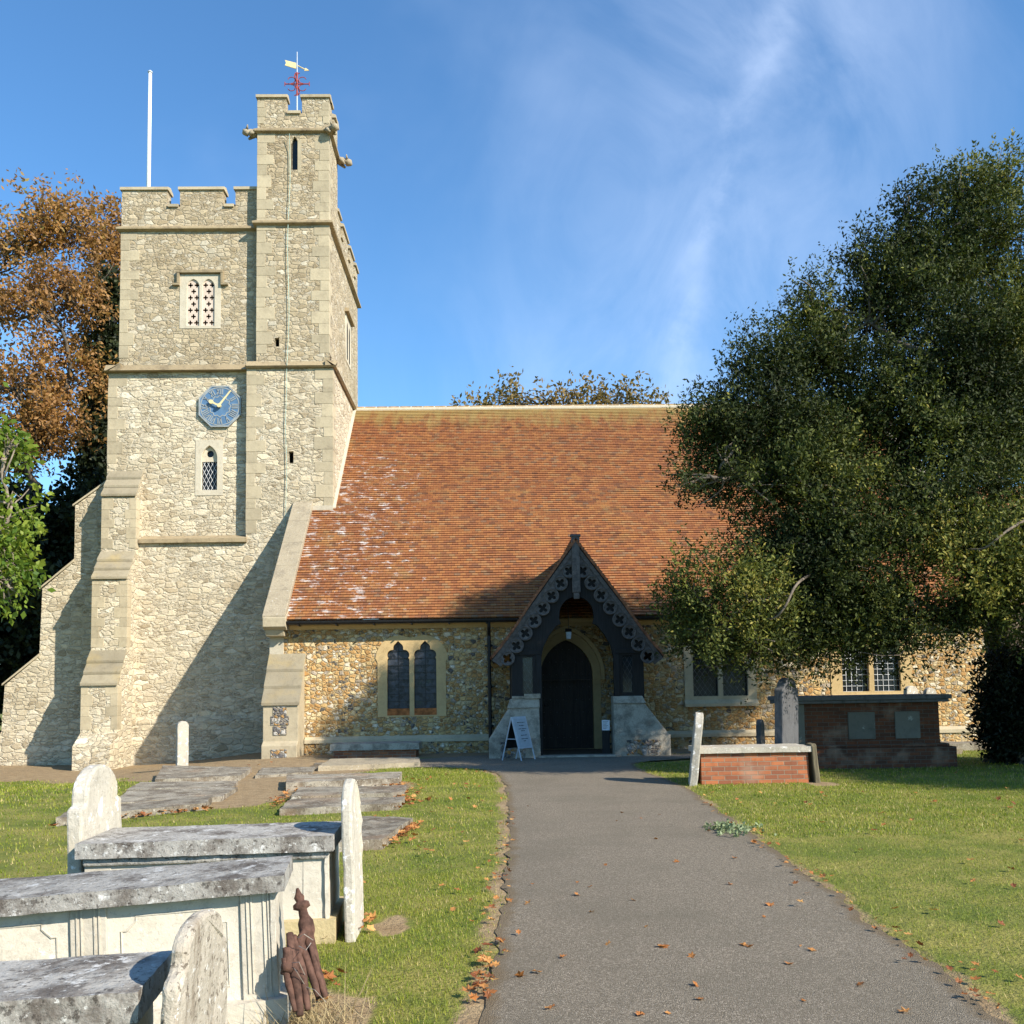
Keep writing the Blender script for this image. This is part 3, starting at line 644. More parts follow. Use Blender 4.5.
# belfry window: two lights closed by pierced stone screens
bx = [(-9.50, -9.10), (-9.02, -8.62)]
bw = plate('window', rect(-9.72, -8.42, bz0-0.06, bz1), [pointed((a+c)/2, bz0+0.02, bz1-0.40, c-a, 0.26) for a, c in bx], 0.12, 'ashlar_pale', 29.835, tw)
for a, c in bx:
    cx = (a+c)/2; hs = []
    for k in range(8):
        zz = bz0+0.14+k*0.205
        for xx in ([cx-0.10, cx+0.10] if k % 2 == 0 else [cx]):
            if zz < bz1-0.2: hs.append(quatrefoil(xx, zz, 0.082))
    plate('pierced_screen', rect(a-0.05, c+0.05, bz0, bz1-0.08), hs, 0.04, 'louvre', 29.885, bw)
MB().box(-9.6, -8.5, 30.15, 30.2, bz0, bz1).build('dark_void', 'void_dark', bw)
b = MB(); b.box(-9.80, -8.34, 29.74, 29.86, bz1+0.03, bz1+0.12); b.box(-9.80, -9.72, 29.75, 29.86, bz1-0.30, bz1+0.03); b.box(-8.42, -8.34, 29.75, 29.86, bz1-0.30, bz1+0.03)
b.box(-9.95, -9.72, 29.75, 29.86, bz1-0.37, bz1-0.30); b.box(-8.42, -8.19, 29.75, 29.86, bz1-0.37, bz1-0.30)
b.build('hood_mould', 'string_stone', bw, bevel=0.01)
# east belfry window
ew = plate('window', rect(-0.6, 0.6, bz0, bz1), [pointed(-0.25, bz0+0.1, bz1-0.5, 0.36, 0.26), pointed(0.25, bz0+0.1, bz1-0.5, 0.36, 0.26)], 0.12, 'ashlar_pale', 0.0, tw,
           rot=Matrix.Translation((UX1+0.02, 33.6, 0)) @ Matrix.Rotation(radians(90), 4, 'Z'))
MB().box(UX1+0.002, UX1+0.006, 33.1, 34.1, bz0+0.05, bz1-0.1).build('dark_void', 'void_dark', ew)
MB().box(UX1, UX1+0.14, 32.85, 34.35, bz1, bz1+0.12).build('hood_mould', 'string_stone', ew)
# lancet with leaded lattice
lw = plate('window', rect(-9.16, -8.30, 7.86, 9.62), [lanc], 0.2, 'ashlar_pale', 29.785, tw)
MB().box(-9.0, -8.4, 29.99, 30.02, 7.95, 9.6).build('pane', 'dark_glass', lw)
b = MB(); lattice(b, -8.98, -8.48, 8.0, 9.1, 29.93, (0.125, 0.25), 0.016); b.build('lattice', 'pale_came', lw)
plate('tracery', pointed(-8.73, 8.95, 9.05, 0.50, 0.40), [[(x, z) for x, z in arc(-8.73, 9.20, 0.11, 0, 345, 15)]], 0.06, 'ashlar_pale', 29.9, lw)
plate('pane', slit(at(294.5, 160, tz).x, 18.8, 0.3, 1.4), [], 0.02, 'leaded_glass', tz+0.14, tw)
b = MB(); xs = at(294.5, 160, tz).x; b.box(xs-0.22, xs-0.1, tz-0.006, tz+0.1, 18.2, 19.3); b.box(xs+0.1, xs+0.22, tz-0.006, tz+0.1, 18.2, 19.3); b.build_split('slit_surround', 'ashlar', tw)
# clock
cc = at(220.5, 407, 29.8); cx, cz = cc.x, cc.z; R8 = 0.70
octo = [(cx + R8*cos(pi/8+k*pi/4), cz + R8*sin(pi/8+k*pi/4)) for k in range(8)]
ck = plate('clock', octo, [], 0.07, 'clock_blue', 29.73, tw)
rim = lambda s_: [(cx + (x-cx)*s_, cz + (z-cz)*s_) for x, z in octo]
plate('clock_rim', rim(1.02), [rim(0.955)], 0.10, 'clock_grey', 29.715, ck)
circ = lambda r, n=48: arc(cx, cz, r, 0, 360-360/n, n-1)
plate('minute_ring', circ(0.615), [circ(0.585)], 0.012, 'clock_grey', 29.722, ck)
plate('inner_ring', [(cx + (0.335+0.022*cos(12*a))*cos(a), cz + (0.335+0.022*cos(12*a))*sin(a)) for a in [2*pi*k/96 for k in range(96)]],
      [[(cx + (0.305+0.022*cos(12*a))*cos(a), cz + (0.305+0.022*cos(12*a))*sin(a)) for a in [2*pi*k/96 for k in range(96)]]], 0.012, 'clock_grey', 29.722, ck)
NUM = ['XII', 'I', 'II', 'III', 'IIII', 'V', 'VI', 'VII', 'VIII', 'IX', 'X', 'XI']
nm = MB()
for k, s_ in enumerate(NUM):                       # roman numerals set radially
    a = -2*pi*k/12; pitch = 0.058; wide = {'I': 1, 'V': 1.9, 'X': 1.9}; tot = sum(wide[c] for c in s_)*pitch; xo = -tot/2
    def put(x0, z0, x1, z1, wd=0.030):
        P = []
        for x, z in ((x0, z0), (x1, z1)): P.append((cx + x*cos(a) - z*sin(a), cz + x*sin(a) + z*cos(a)))
        (xa, za), (xb, zb) = P; dx, dz = xb-xa, zb-za; L = sqrt(dx*dx+dz*dz); px_, pz_ = -dz/L*wd/2, dx/L*wd/2
        nm.prism_y([(xa-px_, za-pz_), (xb-px_, zb-pz_), (xb+px_, zb+pz_), (xa+px_, za+pz_)], 29.715, 29.728)
    for c in s_:
        wc = wide[c]*pitch; m_ = xo + wc/2; lo, hi = 0.375, 0.565
        if c == 'I': put(m_, lo, m_, hi)
        elif c == 'V': put(m_, lo, m_-0.04, hi); put(m_, lo, m_+0.04, hi, 0.02)
        else: put(m_-0.04, lo, m_+0.04, hi, 0.032); put(m_+0.04, lo, m_-0.04, hi, 0.02)
        xo += wc
nm.build('numerals', 'clock_grey', ck)
def hand(name, ang, L, w0, w1, y, blob=False):
    d_ = (sin(ang), cos(ang)); n_ = (d_[1], -d_[0])
    P = lambda a, b_: (cx + d_[0]*a + n_[0]*b_, cz + d_[1]*a + n_[1]*b_)
    h = MB(); h.prism_y([P(-0.06, -w0), P(-0.06, w0), P(L, w1), P(L, -w1)], y, y+0.02)
    h.prism_y([P(0.06*cos(t_), 0.06*sin(t_)) for t_ in np.linspace(0, 2*pi, 12, endpoint=False)], y-0.012, y+0.06)
    if blob: h.prism_y([P(L*0.78+0.075*cos(t_), 0.065*sin(t_)) for t_ in np.linspace(0, 2*pi, 12, endpoint=False)], y-0.006, y+0.025)
    h.build(name, 'gilt', ck)
hand('hour_hand', radians(-63), 0.36, 0.03, 0.022, 29.64, True); hand('minute_hand', radians(38), 0.60, 0.035, 0.016, 29.61)
# lightning conductor down the turret
p = [at(289.5, 134, 29.40)] + [at(289.5 + 1.0*sin(y*0.045) - (y-140)*0.008, y, 29.5 if y < 362 else 29.46) for y in range(150, 366, 12)] + [at(286.3 + 0.6*sin(y*0.07), y, 29.47) for y in range(372, 545, 12)]
MB().tube([Vector((q.x, min(q.y, 29.5 if q.z > 12.1 else 29.46) - (0.02 if q.z > 12.3 else 0.02), q.z)) for q in p], 0.010, 5).build('lightning_conductor', 'copper_green', tw)
# gargoyles under the turret parapet
def gargoyle(base, dirv, L):
    d_ = Vector(dirv).normalized(); b0 = Vector(base); g = MB()
    g.tube([b0 - d_*0.1, b0, b0+d_*L*0.35+Vector((0, 0, 0.03)), b0+d_*L*0.62+Vector((0, 0, 0.01)), b0+d_*L*0.72, b0+d_*L*0.95+Vector((0, 0, -0.01)), b0+d_*L*1.08+Vector((0, 0, -0.07))],
           [0.10, 0.13, 0.11, 0.085, 0.13, 0.12, 0.05], 8)
    sd = d_.cross(Vector((0, 0, 1))).normalized()
    for s_ in (1, -1):
        g.tube([b0+d_*L*0.7+sd*s_*0.08+Vector((0, 0, 0.08)), b0+d_*L*0.66+sd*s_*0.14+Vector((0, 0, 0.20))], [0.05, 0.015], 6)
        g.tube([b0+sd*s_*0.12, b0+d_*L*0.3+sd*s_*0.15+Vector((0, 0, -0.06)), b0+d_*L*0.5+sd*s_*0.10+Vector((0, 0, -0.14))], [0.08, 0.06, 0.04], 6)
    g.build('gargoyle', 'coping_stone', tw, smooth=True)
gargoyle((-7.36, 29.65, 19.56), (-1, -0.25, 0.05), 0.30); gargoyle((-4.90, 29.50, 19.56), (0.7, -0.75, 0.05), 0.30); gargoyle((-4.88, 31.2, 19.54), (1, 0.1, -0.15), 0.38)
# stepped buttresses
def south_buttress():
    prof = [(29.9, 8.78), (29.25, 7.80), (29.25, 6.05), (28.65, 5.18), (28.65, 3.02), (28.02, 2.02), (28.02, 0.62), (27.5, 0.25), (27.5, -0.9), (29.9, -0.9)]
    bt = MB().prism_x(prof, -11.82, -10.78).build('buttress', 'ragstone', tw)
    o_ = MB()
    for (y0, z0), (y1, z1) in (((29.86, 8.72), (29.25, 7.80)), ((29.25, 6.05), (28.65, 5.18)), ((28.65, 3.02), (28.02, 2.02))):
        n = 3
        for k in range(n):
            a = k/n; c = (k+1)/n + 0.03
            ya, za, yb, zb = y0+(y1-y0)*a, z0+(z1-z0)*a, y0+(y1-y0)*c, z0+(z1-z0)*c
            lift = 0.02
            o_.prism_x([(ya, za+0.005), (yb-0.05, zb+lift+0.03), (yb-0.05, zb-0.03), (ya, za-0.05)], -11.84, -10.76)
    o_.build_split('offset_slab', 'offset_stone', bt, bevel=0.012)
    q = MB(); rnd = random.Random(3)
    for yf, z0, z1 in ((29.25, 6.15, 7.7), (28.65, 3.1, 5.1), (28.02, 0.7, 1.95)):
        z = z0; k = 0
        while z < z1-0.1:
            h = rnd.uniform(0.26, 0.4); h = min(h, z1-z)
            for x0, s_ in ((-11.82, 1), (-10.78, -1)):
                L = (0.34 if (k+(s_ > 0)) % 2 else 0.2)*rnd.uniform(0.85, 1.2); xa, xb = sorted((x0-s_*0.008, x0+s_*L))
                q.box(xa, xb, yf-0.008, yf+0.3, z, z+h-0.006)
            z += h; k += 1
    q.build_split('quoin', 'ashlar', bt, bevel=0.006)
south_buttress()
wb = MB().prism_y([(-11.8, 8.45), (-12.94, 7.62), (-12.94, 5.85), (-13.9, 5.02), (-13.95, 2.92), (-14.98, 2.05), (-15.05, 0.62), (-15.35, 0.30), (-15.35, -1.0), (-11.8, -1.0)], 29.98, 31.3).build('buttress', 'ragstone', tw)
o_ = MB()
for (x0, z0), (x1, z1) in (((-11.88, 8.40), (-12.98, 7.60)), ((-12.94, 5.85), (-13.95, 5.00)), ((-13.95, 2.92), (-15.03, 2.03))):
    o_.prism_y([(x0, z0), (x1-0.04, z1), (x1-0.04, z1+0.06), (x0, z0+0.09)], 29.95, 31.33)
o_.build_split('offset_slab', 'ashlar', wb, bevel=0.01)

# ------------------------------------------------------------------ nave and aisle
YA = 26.0
nv = thing('church_nave', 'flint church nave under a long red clay tiled roof', 'church', (4, 30, 0))
NX0, NX1, CX1 = -5.95, 13.95, 21.0
dcx = 2.04
w1c = [(-2.46, -1.77)]
def light_pair(cx_, z0, zs, w_, gap): return [trefoil(cx_-gap/2-w_/2, z0, zs, w_), trefoil(cx_+gap/2+w_/2, z0, zs, w_)]
W1, W2, W3 = -2.14, 6.22, 10.36
holes = [[(W1-0.70, 1.06), (W1+0.70, 1.06), (W1+0.70, 2.66), (W1+0.48, 3.04), (W1-0.48, 3.04), (W1-0.70, 2.66)], rect(W2-0.85, W2+0.85, 1.33, 3.2), rect(W3-0.95, W3+0.95, 1.40, 3.15), pointed(dcx, 0.02, 2.0, 1.75, 1.15)]
plate('wall', rect(NX0, CX1, -0.6, 3.62), holes, 0.5, 'flint_rubble', YA, nv)
b = MB(); b.prism_x([(YA+0.5, -0.6), (YA+0.5, 4.1), (29.6, 7.2), (29.6, -0.6)], NX0, NX0+0.5); b.build('wall', 'flint_rubble', nv)
plate('wall', [(26.2, -0.5), (42.2, -0.5), (42.2, 3.6), (34.2, 11.75), (26.2, 3.85)], [], 0.5, 'flint_rubble', 0, nv, rot=Matrix.Translation((NX1-0.05, 0, 0)) @ Matrix.Rotation(radians(90), 4, 'Z'))
MB().box(NX0+0.5, CX1, 42.0, 42.4, -0.6, 3.6).build('wall', 'flint_rubble', nv)
MB().box(NX0+0.5, CX1-0.4, 30.0, 30.2, -0.5, 3.3).build('dark_interior', 'void_dark', nv)
# plinth with pale weathered top course
for x0, x1 in ((-5.0, 0.42), (3.86, CX1)):
    MB().box(x0, x1, YA-0.10, YA+0.1, -0.6, 0.31).build('plinth', 'flint_rubble', nv)
    MB().prism_x([(YA-0.14, 0.31), (YA-0.14, 0.40), (YA-0.02, 0.48), (YA+0.1, 0.48), (YA+0.1, 0.31)], x0, x1).build('plinth_course', 'ashlar', nv)
MB().prism_x([(YA-0.02, 3.36), (YA-0.12, 3.46), (YA-0.12, 3.56), (YA+0.1, 3.56), (YA+0.1, 3.36)], NX0, NX1).build('eaves_course', 'ashlar_gold', nv)
# roof with real courses of tiles
RE = (25.62, 3.60); RR = (34.2, 11.88)
slope_len = sqrt((RR[0]-RE[0])**2 + (RR[1]-RE[1])**2)
def courses(mb, n, edge, nrm, lift=0.022, vtot=1.0):
    """edge(t) -> left point, right point; each course overlaps the one below"""
    nv_ = Vector(nrm)
    rnd = random.Random(n)
    for k in range(n):
        a, c = edge(k/n), edge((k+1)/n)
        (la, ra), (lc, rc) = a, c
        L0, R0_ = Vector(la)+nv_*lift, Vector(ra)+nv_*lift; L1, R1 = Vector(lc)+nv_*0.004, Vector(rc)+nv_*0.004
        nseg = max(1, int((R0_-L0).length/0.9))
        j0 = [nv_*(0.006*rnd.uniform(-1, 1)) for _ in range(nseg+1)]
        v0, v1 = vtot*k/n+0.002, vtot*(k+1)/n-0.002
        for i in range(nseg):
            f0, f1 = i/nseg, (i+1)/nseg
            A = L0.lerp(R0_, f0)+j0[i]; B = L0.lerp(R0_, f1)+j0[i+1]; C = L1.lerp(R1, f1); D = L1.lerp(R1, f0)
            ua = [ucoord(q) for q in (A, B, C, D)]
            mb.face([A, B, C, D], [(ua[0], v0), (ua[1], v0), (ua[2], v1), (ua[3], v1)])
            mb.face([A-nv_*(lift+0.01), B-nv_*(lift+0.01), B, A], [(ua[0], v0), (ua[1], v0), (ua[1], v0+0.01), (ua[0], v0+0.01)])
ucoord = lambda q: q.x
NC = 103
def edge_s(t_):
    y, z = RE[0]+(RR[0]-RE[0])*t_, RE[1]+(RR[1]-RE[1])*t_
    return ((-5.5 if y < 29.46 else TX1-0.03, y, z), (NX1-0.1, y, z))
b = MB(); courses(b, NC, edge_s, (0, -0.694, 0.72), 0.032, slope_len); roof = b.build('roof', 'roof_tiles', nv, recalc=False)
b = MB(); b.face([(TX1, RR[0], RR[1]), (NX1-0.1, RR[0], RR[1]), (NX1-0.1, 42.8, 3.6), (TX1, 42.8, 3.6)], [(TX1, 12), (NX1, 12), (NX1, 0), (TX1, 0)]); b.build('roof', 'roof_tiles', nv, recalc=False)
b = MB(); x = TX1
while x < NX1-0.2:                                  # ridge tiles with pale mortar joints between them
    L = 0.40; b.tube([(x, RR[0], RR[1]-0.03), (x+L-0.03, RR[0], RR[1]-0.03)], 0.12, 10); x += L+0.02
b.build('ridge_tile', 'ridge_clay', roof)
MB().tube([(TX1, RR[0], RR[1]-0.045), (NX1-0.1, RR[0], RR[1]-0.045)], 0.125, 10).build('ridge_mortar', 'ashlar_pale', roof)
# lead and mortar flashing where the tiles meet the tower
fl = MB(); fl.box(-5.5, TX1+0.02, 29.40, 29.52, 7.28, 7.42)
for k in range(18):
    t0, t1 = k/18, (k+1)/18; y0, y1 = 29.46+(RR[0]-29.46)*t0, 29.46+(RR[0]-29.46)*t1; zf = lambda y: RE[1]+(y-RE[0])*(RR[1]-RE[1])/(RR[0]-RE[0])
    fl.loft([(TX1-0.05, y0, zf(y0)), (TX1+0.09, y0, zf(y0)), (TX1+0.09, y0, zf(y0)+0.07), (TX1-0.05, y0, zf(y0)+0.10)], [(TX1-0.05, y1-0.02, zf(y1)), (TX1+0.09, y1-0.02, zf(y1)), (TX1+0.09, y1-0.02, zf(y1)+0.07), (TX1-0.05, y1-0.02, zf(y1)+0.10)])
fl.build('mortar_flashing', 'ashlar_pale', nv)
# gable copings (west end of the aisle, east end of the nave)
def coping(x0, x1, y0, z0, y1, z1, th=0.16, n=5, sag=0.0):
    c = MB()
    for k in range(n):
        a, e = k/n, (k+1)/n - 0.003
        ya, za, yb, zb = y0+(y1-y0)*a, z0+(z1-z0)*a, y0+(y1-y0)*e, z0+(z1-z0)*e
        c.prism_x([(ya, za), (yb, zb), (yb, zb-th*1.4), (ya, za-th*1.4)], x0, x1)
    return c
c = coping(-6.05, -5.44, 25.50, 3.72, 29.55, 7.62); c.build('gable_coping', 'coping_stone', nv, bevel=0.015)
b = MB(); b.prism_x([(25.47, 3.66), (25.47, 3.42), (25.62, 3.34), (26.1, 3.34), (26.1, 4.0)], -6.03, -5.42); b.prism_x([(25.62, 3.34), (25.70, 3.18), (26.05, 3.18), (26.05, 3.34)], -6.0, -5.5); b.build('kneeler', 'ashlar', nv, bevel=0.015)
c = coping(NX1-0.2, NX1+0.3, 25.5, 3.9, 34.2, 12.25); c.build('gable_coping', 'ashlar_pale', nv, bevel=0.015)
# chancel roof beyond, mostly behind the tree
b = MB(); b.face([(NX1+0.2, 25.7, 3.6), (CX1+0.3, 25.7, 3.6), (CX1+0.3, 31.5, 8.2), (NX1+0.2, 31.5, 8.2)], [(0, 0), (7, 0), (7, 7.4), (0, 7.4)]); b.face([(NX1+0.2, 31.5, 8.2), (CX1+0.3, 31.5, 8.2), (CX1+0.3, 37.3, 3.6), (NX1+0.2, 37.3, 3.6)], [(0, 7.4), (7, 7.4), (7, 0), (0, 0)])
b.build('roof', 'porch_tiles', nv, recalc=False)
plate('wall', [(26.2, -0.5), (37.0, -0.5), (37.0, 3.6), (31.5, 8.1), (26.2, 3.6)], [], 0.4, 'flint_rubble', 0, nv, rot=Matrix.Translation((CX1, 0, 0)) @ Matrix.Rotation(radians(90), 4, 'Z'))
# gutters and downpipe
def gutter(x0, x1):
    g = MB(); P = [(25.585 + 0.075*cos(a)*1.1, 3.54 + 0.075*sin(a)) for a in np.linspace(pi, 2*pi, 8)]
    g.prism_x(P + [(25.67, 3.56), (25.655, 3.555), (25.515, 3.555), (25.50, 3.56)], x0, x1)
    x = x0+0.3
    while x < x1: g.box(x, x+0.03, 25.5, 26.0, 3.44, 3.47); x += 1.0
    g.build('gutter', 'black_iron', nv)
gutter(-5.42, 0.78); gutter(3.48, NX1-0.2)
pxx = at(489, 640, 25.85).x
dp = MB(); dp.tube([(pxx, 25.58, 3.50), (pxx, 25.60, 3.36), (pxx, 25.84, 3.12), (pxx, 25.84, 0.05), (pxx, 25.7, 0.02)], 0.05, 8)
for z in (2.85, 1.75, 0.7): dp.tube([(pxx, 25.84, z-0.035), (pxx, 25.84, z+0.035)], 0.075, 8); dp.box(pxx-0.11, pxx+0.11, 25.83, 25.99, z-0.02, z+0.02)
dp.build('downpipe', 'black_iron', nv)
# windows
def window(cx_, z0, zs, w_, gap, outline, y, mat, glassmat, bars=None):
    ls = light_pair(cx_, z0, zs, w_, gap)
    fr = plate('window', outline, ls, 0.16, mat, y, nv)
    for l in (-1, 1):
        lx = cx_ + l*(gap/2+w_/2)
        pn = MB().box(lx-w_/2-0.03, lx+w_/2+0.03, y+0.15, y+0.17, z0-0.02, zs+w_*0.9).build('pane', glassmat, fr)
        if bars:
            b_ = MB(); lattice(b_, lx-w_/2, lx+w_/2, z0, zs+w_*0.7, y+0.14, *bars); b_.build('lattice', bars_mat, fr)
    return fr
bars_mat = 'black_iron'
o1 = [(W1-0.92, 0.98), (W1+0.92, 0.98), (W1+0.92, 2.45)] + arc(W1+0.30, 2.50, 0.68, 5, 88, 6) + [(W1, 3.10)] + [(2*W1-x, z) for x, z in arc(W1+0.30, 2.50, 0.68, 5, 88, 6)][::-1] + [(W1-0.92, 2.45)]
wA = window(W1, 1.20, 2.52, 0.60, 0.125, o1, YA-0.02, 'ashlar_gold', 'stained_glass', ((0.30, 0.20), 0.010, 'rect'))
bars_mat = 'lead_came'
b = MB()
for l in (-1, 1): b.box(W1+l*0.3625-0.30, W1+l*0.3625+0.30, YA-0.026, YA+0.1, 1.02, 1.20)
b.build_split('rusty_sill', 'rust_stain', wA)
o2 = rect(W2-0.98, W2+0.98, 1.18, 3.25)
wB = window(W2, 1.40, 2.45, 0.68, 0.13, o2, YA-0.02, 'ashlar', 'dark_glass', ((0.14, 0.20), 0.007))
MB().prism_x([(YA-0.12, 1.12), (YA-0.12, 1.20), (YA-0.02, 1.30), (YA+0.05, 1.30), (YA+0.05, 1.12)], W2-1.0, W2+1.0).build('sill', 'ashlar', wB)
bars_mat = 'pale_came'
o3 = rect(W3-1.12, W3+1.12, 1.16, 3.25)
wC = window(W3, 1.46, 2.45, 0.74, 0.13, o3, YA-0.02, 'ashlar_gold', 'dark_glass', ((0.15, 0.15), 0.013, 'rect'))
MB().prism_x([(YA-0.10, 1.16), (YA-0.10, 1.26), (YA-0.01, 1.42), (YA+0.05, 1.42), (YA+0.05, 1.16)], W3-1.1, W3+1.1).build('sill', 'ashlar_gold', wC)
MB().box(NX0-0.012, -5.58, YA-0.014, YA+0.4, 2.6, 3.19).build('quoin', 'ashlar_pale', nv, bevel=0.01)
# west corner buttress of the aisle
bt = MB().prism_x([(YA+0.05, 2.72), (25.15, 1.40), (25.15, 0.42), (24.98, 0.32), (24.98, -0.6), (YA+0.05, -0.6)], -5.93, -5.02).build('buttress', 'ashlar', nv, bevel=0.012)
o_ = MB()
for k in range(3):
    a, c_ = k/3, (k+1)/3 + 0.03
    ya, za, yb, zb = YA+(25.15-YA)*a, 2.72-1.32*a, YA+(25.15-YA)*c_, 2.72-1.32*c_
    o_.prism_x([(ya, za+0.012), (yb-0.03, zb+0.06), (yb-0.03, zb-0.02), (ya, za-0.05)], -5.97, -4.98)
o_.build_split('offset_slab', 'offset_stone', bt, bevel=0.012)
b = MB()
for z0 in (0.58, 0.84, 1.08):
    b.box(-5.66 if z0 != 0.84 else -5.72, -5.32 if z0 != 0.84 else -5.26, 25.13, 25.3, z0, z0+0.23)
b.build_split('flint_inset', 'flint_panel', bt)
b = MB(); b.box(-5.68, -5.28, 24.965, 25.1, -0.12, 0.22); b.build('flint_inset', 'flint_panel', bt)

# ------------------------------------------------------------------ porch
PX, PY, PZ0, PZ1, PH = 2.13, 23.6, 2.46, 5.36, 2.12
po = thing('church_porch', 'dark timber gabled church porch with carved quatrefoil bargeboards', 'porch', (PX, 24.5, 0))
def pprof(t_):                                       # eave to ridge, slight kick at the eave
    return PH*(1-t_), PZ0 + (PZ1-PZ0)*(t_ - 0.022*sin(pi*min(1, t_*2.2))*(1 if t_ < 0.4545 else 0))
for s_ in (-1, 1):
    def edge_p(t_):
        h, z = pprof(t_); yb = max(26.1, RE[0] + (z-RE[1])/(RR[1]-RE[1])*(RR[0]-RE[0]) + 0.12)
        A, B = (PX+s_*h, PY-0.14, z), (PX+s_*h, yb, z)
        return (A, B) if s_ > 0 else (B, A)
    ucoord = lambda q: q.y
    b = MB(); courses(b, 34, edge_p, (s_*0.807, 0, 0.59), 0.026, 3.57)
    r_ = b.build('roof', 'porch_tiles', po, recalc=False)
    b = MB(); n = 12
    low = [(PX+s_*(pprof(k/n)[0]), pprof(k/n)[1]-0.03) for k in range(n+1)]; lo2 = [(PX+s_*(pprof(k/n)[0]-0.06), pprof(k/n)[1]-0.10) for k in range(n+1)]
    for k in range(n):
        b.loft([(low[k][0], PY-0.10, low[k][1]), (low[k+1][0], PY-0.10, low[k+1][1]), (lo2[k+1][0], PY-0.10, lo2[k+1][1]), (lo2[k][0], PY-0.10, lo2[k][1])],
               [(low[k][0], 26.0, low[k][1]), (low[k+1][0], 26.0, low[k+1][1]), (lo2[k+1][0], 26.0, lo2[k+1][1]), (lo2[k][0], 26.0, lo2[k][1])])
    b.build('roof_boards', 'dark_timber', po)
    b = MB(); n = 30; rv = random.Random(8)                                # tile ends along the verge
    for k in range(n):
        (h0, z0_), (h1, z1_) = pprof(k/n), pprof((k+0.96)/n); e_ = 0.012*rv.random()
        b.loft([(PX+s_*(h0+0.012), PY-0.165-e_, z0_+0.035), (PX+s_*h1, PY-0.165-e_, z1_+0.015), (PX+s_*(h1-0.03), PY-0.165-e_, z1_-0.03), (PX+s_*(h0-0.03), PY-0.165-e_, z0_-0.03)],
               [(PX+s_*(h0+0.012), PY-0.05, z0_+0.035), (PX+s_*h1, PY-0.05, z1_+0.015), (PX+s_*(h1-0.03), PY-0.05, z1_-0.03), (PX+s_*(h0-0.03), PY-0.05, z0_-0.03)])
    b.build('verge_tiles', 'verge_clay', po)
    # carved bargeboard
    L = sqrt(PH**2+(PZ1-PZ0)**2); dx, dz = s_*PH/L*-1, (PZ1-PZ0)/L        # up the slope
    nx_, nz_ = -s_*dz*1.0, -abs(dx)*1.0                                     # inward and down
    E0 = (PX+s_*(PH-0.02), PZ0-0.02)
    Q = lambda a, c_: (E0[0]+dx*a+nx_*c_, E0[1]+dz*a+nz_*c_)
    nq = 8; a0, a1 = 0.02, L-0.55; st = (a1-a0)/nq; r0 = st*0.54; out = [Q(-0.05, 0.05), Q(-0.05, 0.30)]
    for k in range(nq):
        ca = a0 + st*(k+0.5)
        for j in range(9):
            th = pi*(1 - j/8); out.append(Q(ca - r0*0.92*cos(pi-th) * -1 if False else ca + st/2*cos(th), 0.30 + r0*0.78*sin(th)))
    out += [Q(L-0.5, 0.22), Q(L-0.08, 0.20), Q(L-0.02, 0.05)]
    hl = [quatrefoil(*Q(a0+st*(k+0.5), 0.31), 0.125, rot=atan2(dz, dx)) for k in range(nq)] + [arc(*Q(L-0.36, 0.15), 0.045, 0, 330, 11)]
    bb = plate('bargeboard', out, hl, 0.06, 'barge_timber', PY-0.08, po, bevel=0.008)
    mb = MB(); A, B = Q(-0.05, 0.04), Q(L-0.03, 0.04); C, D = Q(L-0.05, 0.13), Q(-0.05, 0.13)
    mb.prism_y([A, B, C, D], PY-0.115, PY-0.075); mb.build('edge_moulding', 'barge_timber', bb)
    rg = MB()
    for k in range(nq):
        c0 = Q(a0+st*(k+0.5), 0.31); n = 20
        rg.tube([(c0[0]+0.165*cos(2*pi*j/n), PY-0.085, c0[1]+0.165*sin(2*pi*j/n)) for j in range(n+1)], 0.024, 5)
    rg.build('roundel', 'barge_timber', bb)
b = MB(); b.box(PX-0.10, PX+0.10, PY-0.15, PY-0.02, 4.02, 5.44); b.box(PX-0.07, PX+0.07, PY-0.14, PY-0.03, 3.86, 4.02); b.box(PX-0.13, PX+0.13, PY-0.16, PY-0.01, 5.40, 5.46)
b.build('finial_post', 'barge_timber', po, bevel=0.015)
MB().tube([(PX, PY-0.1, PZ1+0.02), (PX, 27.55, PZ1+0.02)], 0.085, 10).build('ridge_tile', 'porch_tiles', po)
# timber front frame with cusped arch and two side lights
arch_l = [(1.22, 1.40), (1.22, 2.35), (1.30, 2.70), (1.45, 2.98), (1.62, 3.20), (1.74, 3.26), (1.70, 3.40)]
arch_t = arc(PX, 3.50, 0.42, 170, 90, 6)
op = [(1.22, 0.02)] + arch_l[1:] + arch_t + [(2*PX-x, z) for x, z in (arch_l[1:] + arch_t[:-1])][::-1] + [(2*PX-1.22, 0.02)]
gout = [(0.50, 0.01), (0.50, 2.75), (PX, 5.05), (2*PX-0.50, 2.75), (2*PX-0.50, 0.01)]
sl_ = [rect(0.78, 1.02, 1.55, 2.45), rect(2*PX-1.02, 2*PX-0.78, 1.55, 2.45)]
ff = plate('front_frame', gout, [op] + sl_, 0.14, 'dark_timber', PY, po, bevel=0.01)
for s_ in sl_:
    x0, x1 = s_[0][0], s_[1][0]
    sg = MB().box(x0-0.02, x1+0.02, PY+0.07, PY+0.085, 1.5, 2.5).build('side_light', 'leaded_glass', po)
    b = MB(); lattice(b, x0, x1, 1.55, 2.45, PY+0.06, (0.12, 0.20), 0.005); b.build('lattice', 'lead_came', sg)
